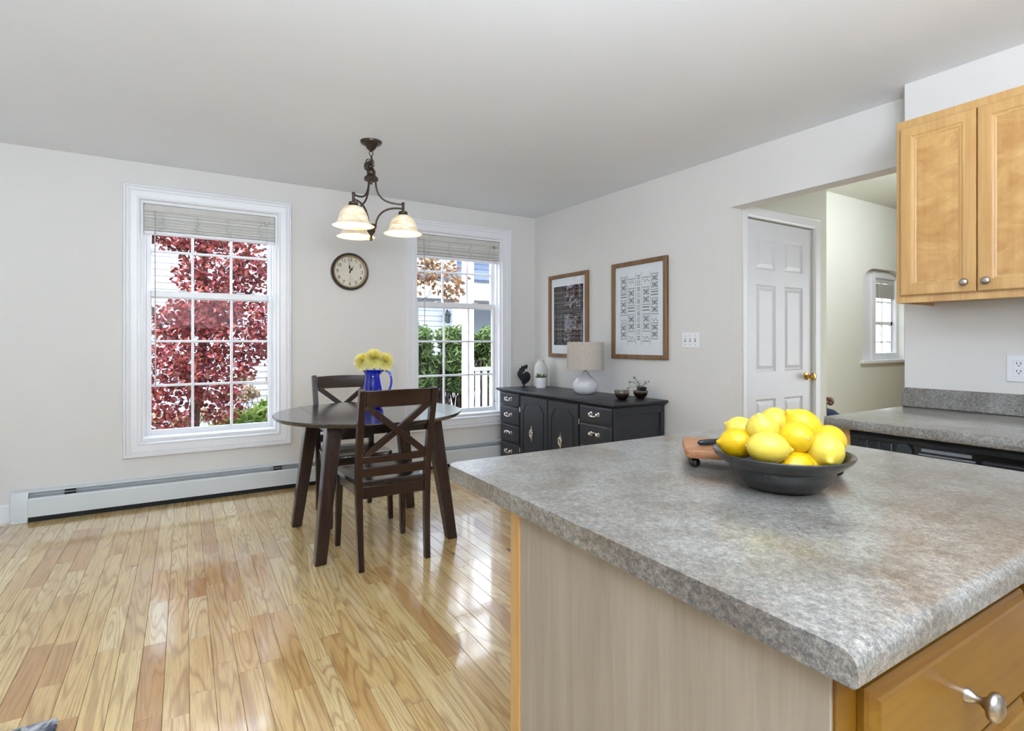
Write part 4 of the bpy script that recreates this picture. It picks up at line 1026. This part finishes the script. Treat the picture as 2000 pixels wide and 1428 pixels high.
for k, (lb, u, dep, z, dr, R_, el, mi) in enumerate(LEM):
    c = Vector((OX, OY, IZ+z)) + CR_*u + CF*dep
    dv = CR_*dr[0] + CF*dr[1] + Vector((0,0,dr[2])); qd = dv.to_track_quat('Z', 'Y').to_matrix().to_4x4()
    r = thing('lemon', lb, 'lemon', c - Vector((0,0,R_)), 'lemons in the dark bowl')
    ph = k*1.7
    if k == 2: qd = (-dv).to_track_quat('Z', 'Y').to_matrix().to_4x4()
    b = MB(); b.lathe([(a*R_, zz*R_*el) for a, zz in lm], c, 32, qd, lambda a, z_: 1+.02*math.sin(2*a+ph)+.012*math.sin(3*a+ph*2+z_*40)); b.done('peel', ML[mi], r, sharp=180)
    b = MB(); b.lathe([(.0005,-R_*el-.0008),(.0026,-R_*el-.0007),(.0034,-R_*el+.0006),(.0025,-R_*el+.002)], c, 10, qd); b.done('stem_button', M_BUTTON, r)

# ------------------------------------------------------------------ kitchen counter, dishwasher, upper cabinets
r = thing('kitchen_worktop', 'grey laminate worktop with backsplash along the kitchen wall', 'worktop', (2.66, .3, IZ-.04))
KX0, KY1 = 2.31, 1.275
b = MB(); pts = [(KX0+.03,IZ-.04),(KX0+.004,IZ-.04),(KX0,IZ-.036),(KX0,IZ-.012),(KX0+.005,IZ-.003),(KX0+.015,IZ),(XK-.02,IZ),(XK-.001,IZ),(XK-.001,IZ-.04)]
rings = []
for ins, w in ((0, -1.6), (0, KY1-.02), (.003, KY1-.006), (.012, KY1)):
    rings.append([(max(x, KX0+ins) if x < KX0+.02 else x, w, z) for x, z in pts])
b.loft(rings); b.done('worktop', M_COUNTER, r, sharp=40)
b = MB(); b.box(XK-.022, XK-.001, -1.6, KY1+.0, IZ, IZ+.094); b.done('backsplash', M_COUNTER, r, bevel=.006)
r = thing('base_cabinet', 'light maple cabinet end stile under the kitchen worktop', 'cabinet', (2.7, 1.2, 0))
b = MB(); b.box(2.37, XK-.002, 1.19, 1.25, 0, IZ-.041); b.done('end_panel', M_MAPLE, r, bevel=.002)
b = MB(); b.box(2.352, 2.37, 1.185, 1.252, .1, IZ-.041); b.done('stile', M_MAPLE, r, bevel=.002)
r = thing('dishwasher', 'black dishwasher with vent grille under the kitchen worktop', 'dishwasher', (2.65, .88, 0))
b = MB(); b.box(2.36, XK-.05, .58, 1.18, .1, IZ-.043); b.box(2.4, XK-.1, .6, 1.16, 0, .1); b.done('housing', M_BLKGL, r)
b = MB(); b.prism([(2.36,.842),(2.352,.838),(2.345,.822),(2.347,.812),(2.36,.81)], .582, 1.178, lambda u,v,w: (u, w, v)); b.done('top_band', M_BLKPL, r, sharp=20)
b = MB(); b.box(2.354, 2.36, .582, 1.178, .74, .81); b.done('console', M_BLKGL, r)
for z in (.772, .779, .786, .793, .800):
    MB().box(2.346, 2.354, 1.03, 1.172, z-.0018, z+.0018).done('vent_slat', M_BLKPL, r)
for y in (1.03, 1.075, 1.118): MB().box(2.348, 2.3545, y-.0015, y+.0015, .768, .804).done('vent_rib', M_GREYPL, r)
b = MB(); b.lathe([(.001,0),(.03,0),(.027,.01),(.001,.011)], (2.354, .985, .785), 24, Matrix.Rotation(-PI/2, 4, 'Y')); b.done('dial', M_BLKPL, r)
b = MB(); b.box(2.347, 2.354, .78, .93, .792, .803).box(2.349, 2.354, .77, .94, .778, .783); b.done('control_strip', M_GREYPL, r)
b = MB(); b.box(2.336, 2.356, .59, .75, .778, .79); b.done('latch_handle', M_BLKPL, r, bevel=.004)
b = MB(); b.box(2.345, 2.36, .582, 1.178, .12, .735); b.done('door', M_BLKGL, r, bevel=.005)

r = thing('upper_cabinet', 'maple wall cabinet with two recessed panel doors above the counter', 'cabinet', (2.87, .66, 1.371))
UX = 2.71; UY1 = 1.168; UY0 = .145; UZ0, UZ1 = 1.371, 2.171
b = MB(); b.box(UX+.018, XK-.001, UY0, UY1-.004, UZ0+.012, UZ1); b.done('carcass', M_MAPLE, r)
b = MB(); b.rect_sweep(lambda u,v,w: (UX+.018-w, u, v), UY0, UY1, UZ0, UZ1, [(0,0),(0,.018),(.04,.018),(.04,0)]); b.box(UX, UX+.018, .64, .67, UZ0+.03, UZ1-.03); b.done('face_frame', M_MAPLE, r, bevel=.001)
b = MB(); b.box(UX+.02, XK-.002, UY1-.02, UY1-.003, UZ0, UZ1); b.done('end_panel', M_MAPLE, r)
def cab_door(y0, y1, knob_y):
    z0, z1 = 1.402, 2.134; st_ = .052
    fcd = lambda u, v, w: (UX-w, u, v)
    b = MB()
    e = [(0,.0),(0,.014),(.004,.018),(.008,.019),(st_-.01,.019),(st_-.006,.015),(st_,.013),(st_,.0)]
    rings = []
    b.rect_sweep(fcd, y0, y1, z0, z1, e)
    d = b.done('door', M_MAPLE, r, sharp=20)
    MB().box(UX-.0095, UX-.001, y0+st_-.002, y1-st_+.002, z0+st_-.002, z1-st_+.002).done('door_panel', M_MAPLEFIG, d)
    b = MB(); b.rect_sweep(fcd, y0+st_-.001, y1-st_+.001, z0+st_-.001, z1-st_+.001, [(0,.0095),(0,.013),(.004,.0125),(.008,.0095)]); b.done('panel_bead', M_MAPLE, d)
    knob(d, (UX-.019, knob_y, 1.44), Matrix.Rotation(-PI/2, 4, 'Y'), .95)
cab_door(.8805, 1.147, .912); cab_door(.607, .8765, .842); cab_door(.33, .6, .36)

# ------------------------------------------------------------------ foyer armchair, rug, cable
M_CHW = wood('walnut_arm', srgb(84, 52, 30), srgb(120, 78, 46), 2, .35, .2)
M_NAVY = plain('navy_fabric', srgb(30, 42, 84), .8, var=.15, scale=50, bump=.15)
AX, AY = 5.085, 2.775
r = thing('armchair', 'wooden scroll-arm chair with navy seat cushion in the foyer', 'chair', (AX, AY, 0))
dq = CR_; dp = CF
A_ = lambda u, v, z: Vector((AX, AY, 0)) + dq*u + dp*v + Vector((0, 0, z))
for v in (0, .5):
    b = MB(); b.tube(cr([A_(-.5, v, .7), A_(-.25, v, .685), A_(-.02, v, .675), A_(.04, v, .668), A_(.058, v, .648), A_(.046, v, .63), A_(.028, v, .64)]), .021, 10); b.done('arm', M_CHW, r)
    b = MB(); b.beam(A_(-.012, v, .0), A_(-.012, v, .66), .032, .04, dq); b.done('front_post', M_CHW, r, bevel=.004)
    b = MB(); b.beam(A_(-.5, v, 0), A_(-.56, v, 1.1), .032, .04, dq); b.done('rear_leg', M_CHW, r, bevel=.004)
b = MB(); b.beam(A_(-.56, .25, 1.06), A_(-.56, .25, 1.14), .03, .56, dq); b.beam(A_(-.53, .25, .62), A_(-.53, .25, .68), .03, .5, dq); b.done('back_rail', M_CHW, r, bevel=.005)
b = MB(); b.beam(A_(-.22, .25, .40), A_(-.22, .25, .44), .62, .56, dq); b.done('seat', M_CHW, r, bevel=.006)
b = MB(); n = 12; rings = []
for sc_, z in ((.7,.442),(.95,.45),(1,.485),(.97,.52),(.85,.555),(.6,.575),(.2,.582)):
    rings.append([A_(-.1+.3*sc_*math.copysign(abs(math.cos(a))**.5, math.cos(a)), .25+.27*sc_*math.copysign(abs(math.sin(a))**.5, math.sin(a)), z) for a in [2*PI*k/28 for k in range(28)]])
b.loft(rings); b.done('cushion', M_NAVY, r, sharp=70)

def m_rug():
    t = NT('rug_weave'); v = t.coord()
    a = t.noise(v, 22, 4, .6, 1.0)
    c = t.ramp(a, [(.4, srgb(70, 74, 86)), (.52, srgb(150, 152, 160)), (.65, srgb(206, 206, 208))])
    t.l(c, t.p.inputs['Base Color']); t.set(Roughness=.95); t.bump(t.noise(v, 300, 2), .5, .004); return t.m
M_RUG = m_rug()
r = thing('rug', 'corner of a grey patterned area rug on the oak floor', 'rug', (-1.2, 1.4, 0))
b = MB(); b.loft([[(x, y, z) for x, y in ((-2.2,.35),(-.345,.35),(-.345,2.215),(-2.2,2.225))] for z in (.0008, .009)]); b.done('pile', M_RUG, r, bevel=.003)
b = MB()
for k in range(90): y = .36+k*.0205; b.box(-.347, -.339, y, y+.011, .001, .011)
stuff(b.done('binding', M_RUG, r))
b = MB(); b.tube([(-1.15, 4.36, .012), (-1.05, 4.33, .012), (-.965, 4.325, .012), (-.935, 4.335, .014)], [.007,.011,.012,.006], 8, False, .8); tag(b.done('cable_plug', M_PLATE), 'small white plastic plug lying on the floor at the far left', 'plug')

# ------------------------------------------------------------------ outdoors
GZ = -.35
def m_ground():
    t = NT('leaf_litter'); v = t.coord()
    a = t.noise(v, 5, 5, .7); c = t.noise(v, 38, 4, .7)
    t.l(t.ramp(t.math('ADD', t.math('MULTIPLY', a, .5), t.math('MULTIPLY', c, .5)), [(.36, srgb(70, 64, 53)), (.5, srgb(114, 102, 84)), (.64, srgb(157, 149, 136))]), t.p.inputs['Base Color']); t.set(Roughness=.95); t.bump(c, .6, .05); return t.m
b = MB(); b.faces([(-14,YB+.16,GZ),(20,YB+.16,GZ),(20,30,GZ),(-14,30,GZ)], [(0,1,2,3)]); b.faces([(4.5,YF+.25,GZ+.001),(20,YF+.25,GZ+.001),(20,YB+.2,GZ+.001),(4.5,YB+.2,GZ+.001)], [(0,1,2,3)]); ground = struct(b.done('ground', m_ground()))
M_SIDE = plain('white_clapboard', srgb(172, 177, 187), .6, var=.03, scale=3)
M_PORCHD = plain('porch_door_paint', srgb(130, 142, 158), .5)
M_SHING = plain('slate_shingle', srgb(66, 76, 94), .8, var=.15, scale=10)
r = thing('neighbor_house', 'white clapboard house with slate blue roof outside the windows', 'house', (.5, 10.3, GZ))
HYW = 10.3
MB().box(-5, 4.9, HYW+.02, HYW+.2, GZ, 5.2).done('wall', M_SIDE, r)
MB().box(4.9, 9, 11.8, 12, GZ, 4.2).done('wall', M_SIDE, r)
clap = {}
def clapboard(x0, x1, y, z):
    key = round(x1-x0, 3)
    if key not in clap:
        b = MB(); L = x1-x0; b.loft([[(xx, -.012, 0), (xx, -.018, .004), (xx, -.002, .112), (xx, .004, .112)] for xx in (0, L)]); o = b.done('clapboard', M_SIDE, r); clap[key] = o.data
        o.location = Vector((x0, y, z))-ORG[r.name]
        for v in o.data.vertices: v.co += ORG[r.name]
        return
    o = bpy.data.objects.new('clapboard', clap[key]); COL.objects.link(o); o.parent = r; o.location = Vector((x0, y, z))-ORG[r.name]
z = GZ+.3
while z < 5.1: clapboard(-5, 2.2, HYW+.02, z); z += .105
z = GZ+.3
while z < 2.1: clapboard(2.32, 4.78, HYW+.02, z); z += .105
z = GZ+.3
while z < 2.1: clapboard(4.9, 9, 11.8, z); z += .105
MB().box(2.2, 2.32, HYW-.03, HYW+.02, GZ, 5.2).done('corner_board', M_TRIM, r)
MB().box(4.78, 4.92, HYW-.03, HYW+.2, GZ, 2.2).done('corner_board', M_TRIM, r)
MB().box(2.3, 9, HYW-.25, HYW-.1, 2.08, 2.46).done('fascia', M_TRIM, r)
MB().box(2.3, 9, HYW-.1, HYW+1.6, 2.2, 2.3).done('soffit', M_TRIM, r)
b = MB(); b.hexa([Vector(p) for p in ((2.3,HYW-.3,2.44),(9,HYW-.3,2.44),(9,HYW+3.2,4.6),(2.3,HYW+3.2,4.6),(2.3,HYW-.3,2.48),(9,HYW-.3,2.48),(9,HYW+3.2,4.66),(2.3,HYW+3.2,4.66))]); b.done('roof', M_SHING, r)
for k in range(14):
    y = HYW-.3+k*.24; z = 2.485+k*.24*.617; b = MB(); b.box(2.3, 9, y, y+.25, z+.0, z+.016, Matrix.Identity(4)); b.done('shingle_course', M_SHING, r)
MB().box(4.85, 5.0, HYW-.2, HYW-.05, GZ, 2.2).done('porch_column', M_TRIM, r)
b = MB(); b.box(5.9, 6.75, 11.74, 11.8, GZ+.3, 2.0); b.done('front_door', M_PORCHD, r, bevel=.01)
MB().rect_sweep(lambda u,v,w: (u, 11.78-w, v), 5.76, 6.9, GZ+.3, 2.12, [(0,0),(0,.05),(.13,.05),(.13,0)]).done('door_trim', M_TRIM, r)
M_LANT = plain('lantern_metal', srgb(48, 58, 64), .5, .4)
r = thing('porch_lantern', 'small dark wall lantern on the white siding outside', 'lantern', (4.62, HYW, 1.6))
b = MB(); b.box(4.57, 4.67, HYW-.03, HYW+.0015, 1.62, 1.8); b.tube([(4.62, HYW-.02, 1.76), (4.62, HYW-.12, 1.86), (4.62, HYW-.16, 1.82)], .012, 8); b.done('bracket', M_LANT, r)
b = MB(); b.lathe([(.002,1.83),(.03,1.82),(.085,1.76),(.06,1.755),(.045,1.6),(.03,1.585),(.002,1.58)], (4.62, HYW-.16, 0), 6); b.done('lantern_body', M_LANT, r)
r = thing('porch_railing', 'white porch post and baluster railing just outside the right window', 'railing', (3.41, 6.82, GZ))
MB().box(3.345, 3.475, 6.755, 6.885, GZ, 3.2).done('post', M_TRIM, r, bevel=.006)
MB().box(3.475, 5.4, 6.78, 6.86, .79, .84).done('top_rail', M_TRIM, r, bevel=.01)
MB().box(3.475, 5.4, 6.8, 6.84, -.1, -.04).done('bottom_rail', M_TRIM, r)
for k in range(16): MB().box(3.53+k*.115, 3.6+k*.115, 6.808, 6.832, -.06, .8).done('baluster', M_TRIM, r)

def m_leaf(name, stops, rough=.6, trans=.25):
    t = NT(name); ge = t.n('NewGeometry')
    c = t.ramp(ge.outputs['Random Per Island'], stops)
    t.l(c, t.p.inputs['Base Color']); t.set(Roughness=rough)
    tr = t.n('BsdfTranslucent'); t.l(c, tr.inputs[0]); mx = t.n('MixShader'); mx.inputs[0].default_value = trans
    t.l(t.p.outputs[0], mx.inputs[1]); t.l(tr.outputs[0], mx.inputs[2]); t.l(mx.outputs[0], t.out.inputs[0]); return t.m
M_RED = m_leaf('red_leaf', [(0, srgb(70, 32, 32)), (.2, srgb(108, 38, 41)), (.42, srgb(137, 47, 50)), (.58, srgb(154, 82, 88)), (.72, srgb(145, 58, 52)), (.86, srgb(140, 73, 46)), (1, srgb(85, 49, 38))])
M_ORANGE = m_leaf('orange_leaf', [(0, srgb(142, 104, 64)), (.35, srgb(151, 120, 79)), (.6, srgb(107, 82, 61)), (.85, srgb(128, 98, 67)), (1, srgb(136, 75, 64))])
M_HEDGE = m_leaf('hedge_leaf', [(0, srgb(53, 72, 40)), (.45, srgb(79, 102, 52)), (1, srgb(116, 136, 75))])
M_YGREEN = m_leaf('bright_green_leaf', [(0, srgb(88, 116, 40)), (.5, srgb(114, 139, 58)), (1, srgb(140, 157, 84))])
M_DRY = m_leaf('dried_bloom', [(0, srgb(134, 107, 79)), (.5, srgb(162, 142, 117)), (1, srgb(177, 165, 149))])
M_DRYG = m_leaf('dry_grass', [(0, srgb(114, 101, 81)), (1, srgb(163, 154, 137))])
M_BARK = plain('bark', srgb(72, 60, 52), .9, var=.25, scale=20, bump=.4)
def leaf_round(b, c, n_, s_, rr, ratio=1.0):
    n_ = Vector(n_).normalized(); u = n_.orthogonal().normalized(); u.rotate(Matrix.Rotation(rr.random()*6.28, 3, n_)); v = n_.cross(u)
    P_ = [c+u*(s_*ratio*a)+v*(s_*e)+n_*(s_*h) for a, e, h in ((-1,0,0),(-.45,.62,.18),(.45,.55,.18),(1,0,-.1),(.45,-.55,.18),(-.45,-.62,.18))]
    b.faces(P_, [(0,1,2,3),(0,3,4,5)])
def foliage(blobs, n, s0, s1, seed, ratio=1.0, bias=.75, nrm=None):
    rr = random.Random(seed); b = MB(); tot = sum(w for *_, w in blobs)
    for (c, rad, w) in blobs:
        for k in range(int(n*w/tot)):
            d = Vector((rr.gauss(0,1), rr.gauss(0,1), rr.gauss(0,1))).normalized(); t = rr.random()**(1/3)*bias + (1-bias)*rr.random()
            p = Vector((c[0]+d.x*rad[0]*t, c[1]+d.y*rad[1]*t, c[2]+d.z*rad[2]*t))
            nn = Vector((rr.gauss(0,.7), rr.gauss(-.3,.7), rr.gauss(.5,.6)))
            leaf_round(b, p, nn if nrm is None else nrm, rr.uniform(s0, s1), rr, ratio)
    return b
def branches(paths):
    b = MB()
    for pts, r0, r1 in paths:
        n = len(pts); b.tube(pts, [r0+(r1-r0)*k/(n-1) for k in range(n)], 7)
    return b
def tree(name, label, mat, blobs, n, s0, s1, paths, seed, **k):
    r = thing(name, label, 'tree' if 'tree' in name else 'shrub', (paths[0][0][0][0], paths[0][0][0][1], GZ))
    stuff(foliage(blobs, n, s0, s1, seed, **k).done('foliage', mat, r, recalc=False))
    branches(paths[:1]).done('trunk', M_BARK, r)
    for p in paths[1:]: branches([p]).done('branch', M_BARK, r)
    return r
# red smoke tree in front of the left window
T0 = Vector((.05, 7.1, GZ))
bl = [((-.15,7.1,2.9),(1.3,.7,.5),1.9), ((-.4,7.0,2.55),(.42,.4,.3),.6), ((.0,7.0,2.4),(.4,.4,.28),.7), ((-.1,7.0,1.42),(.28,.3,.24),.45), ((.05,7.0,1.95),(.2,.3,.2),.25), ((.55,7.2,2.75),(.9,.6,.55),1.2), ((.42,7.0,2.1),(.46,.5,.42),1.0), ((.8,7.2,1.95),(.5,.4,.4),.6), ((.2,6.9,1.55),(.42,.5,.36),1.0), ((.5,6.9,1.35),(.6,.5,.45),1.3), ((.85,7.0,1.2),(.32,.4,.3),.35),
      ((-.2,6.8,.95),(.55,.5,.4),1.1), ((.25,6.8,.85),(.5,.45,.36),.9), ((-.25,6.7,.4),(.42,.4,.4),.7), ((.35,6.8,.45),(.25,.3,.2),.2)]
tree('red_tree', 'red-leaved tree filling the left window outside', M_RED, bl, 10500, .02, .037,
     [([T0, (.1,7.1,.4), (.18,7.1,1.2), (.2,7.1,2.2), (.15,7.1,3)], .07, .02), ([(.12,7.1,.6), (-.15,7.0,1.2), (-.4,7,1.8)], .035, .01), ([(.16,7.1,.9), (.5,7.05,1.5), (.85,7.1,2.1)], .03, .01), ([(.18,7.1,1.4), (.6,7.1,2.2), (.9,7.1,2.8)], .028, .01), ([(.2,7.1,1.8), (-.2,7.1,2.5), (-.7,7.1,2.9)], .028, .01)], 11)
# orange tree in front of the right window
bl = [((2.55,6.6,2.35),(.42,.4,.3),1.3), ((2.95,6.7,2.05),(.42,.35,.25),1.2), ((2.45,6.6,1.95),(.3,.3,.16),.5), ((3.1,6.68,1.9),(.18,.2,.2),.45), ((2.35,6.6,2.8),(.6,.5,.35),1), ((2.75,6.6,2.15),(.3,.3,.2),.6)]
tree('orange_tree', 'tree with sparse orange autumn leaves outside the right window', M_ORANGE, bl, 720, .024, .042,
     [([(1.75,6.8,GZ), (1.8,6.8,.8), (1.95,6.75,1.6), (2.1,6.7,2.4)], .06, .025), ([(1.9,6.75,1.4), (2.3,6.65,1.75), (2.7,6.65,2.0), (3.05,6.66,2.1)], .022, .006), ([(2.0,6.7,1.9), (2.4,6.6,2.3), (2.9,6.65,2.4)], .02, .006), ([(2.3,6.65,1.75), (2.6,6.6,1.72), (2.8,6.6,1.85)], .012, .004)], 12)
# hedge of two shrubs
rr = random.Random(21)
for x, lb in ((2.6, 'green hedge shrub at the far left of the right window view'), (3.3, 'green hedge shrub in the middle pane column of the right window'), (4.0, 'green hedge shrub with bare stems straight behind the porch post'), (4.7, 'green hedge shrub behind the porch railing at the right')):
    pths = []
    for k in range(54):
        bx = x+rr.uniform(-.33, .33); by = 8.5+rr.uniform(-.25, .25); pths.append(([(bx, by, GZ), (bx+rr.uniform(-.15,.15), by, .3), (bx+rr.uniform(-.1,.1), by-.1, .9)], .014, .006))
    bl = [((x+rr.uniform(-.2,.2), 8.45+rr.uniform(-.15,.15), zz), (.25,.28,.2), 1) for zz in (.5,.62,.75,.85,.95,1.0,1.1,1.15,1.2,1.25,1.25,1.3) for _ in (0, 1)]
    r = thing('hedge_shrub', lb, 'shrub', (x, 8.5, GZ), 'hedge shrubs outside the right window')
    fo = foliage(bl, 5200, .018, .03, int(x*7), ratio=2.6)
    stuff(fo.done('foliage', M_HEDGE, r, recalc=False)); stuff(branches(pths).done('stems', M_BARK, r))
# planting under the red tree
tree('green_shrub', 'bright green low shrub outside the left window bottom right', M_YGREEN, [((.66,7.5,.08),(.42,.3,.26),1.4), ((.34,7.4,-.12),(.3,.25,.18),.5), ((1.0,7.6,.16),(.35,.3,.3),1)], 2000, .03, .055, [([(.7,7.5,GZ), (.7,7.5,0)], .02, .01)], 31, ratio=2.2)
for x, y, z, lb, sd in ((.5, 8.2, .38, 'dried beige hydrangea bush left of the green shrub', 41), (1.05, 8.7, .6, 'tall dried beige hydrangea bush behind the green shrub', 42), (-.05, 7.8, .08, 'dried beige flower bush low under the red tree', 43)):
    rr = random.Random(sd); bl = [((x+rr.uniform(-.4,.4), y+rr.uniform(-.2,.2), z+rr.uniform(-.22,.25)), (.1,.1,.085), 1) for _ in range(13)]
    r = thing('dried_hydrangea', lb, 'shrub', (x, y, GZ), 'dried hydrangeas below the left window view')
    stuff(foliage(bl, 900, .018, .032, sd).done('flower_heads', M_DRY, r, recalc=False))
    stuff(branches([([(x+rr.uniform(-.15,.15), y, GZ), (c[0], c[1], c[2])], .006, .004) for c, _, _ in bl]).done('stems', M_BARK, r))
b = MB(); rr = random.Random(51)
for k in range(1500):
    x = rr.uniform(-1.2, 2.6); y = rr.uniform(6.3, 9.2); h = rr.uniform(.15, .42); dx, dy = rr.uniform(-.12,.12), rr.uniform(-.1,.1)
    b.faces([(x-.006,y,GZ),(x+.006,y,GZ),(x+dx*.5+.005,y+dy*.5,GZ+h*.6),(x+dx*.5-.005,y+dy*.5,GZ+h*.6),(x+dx,y+dy,GZ+h)], [(0,1,2,3),(3,2,4)])
o = b.done('dry_grass', M_DRYG, ground, recalc=False); stuff(o)
# outside the foyer window
tree('lily_shrub', 'green leafy shrub with orange flowers outside the foyer window', M_YGREEN, [((8.95,4.35,.9),(.3,.15,.3),1), ((9.2,4.4,.7),(.4,.2,.35),1), ((8.85,4.35,1.6),(.12,.1,.4),.5)], 520, .025, .05, [([(9,4.4,GZ), (8.95,4.38,.5), (8.9,4.35,1.8)], .02, .008)], 61, ratio=2.4)
MB().box(8, 12, 5.6, 5.7, GZ, 3.2).done('garden_wall', M_SIDE)
o = bpy.data.objects['garden_wall']; tag(o, 'white siding wall seen through the foyer window', 'wall')
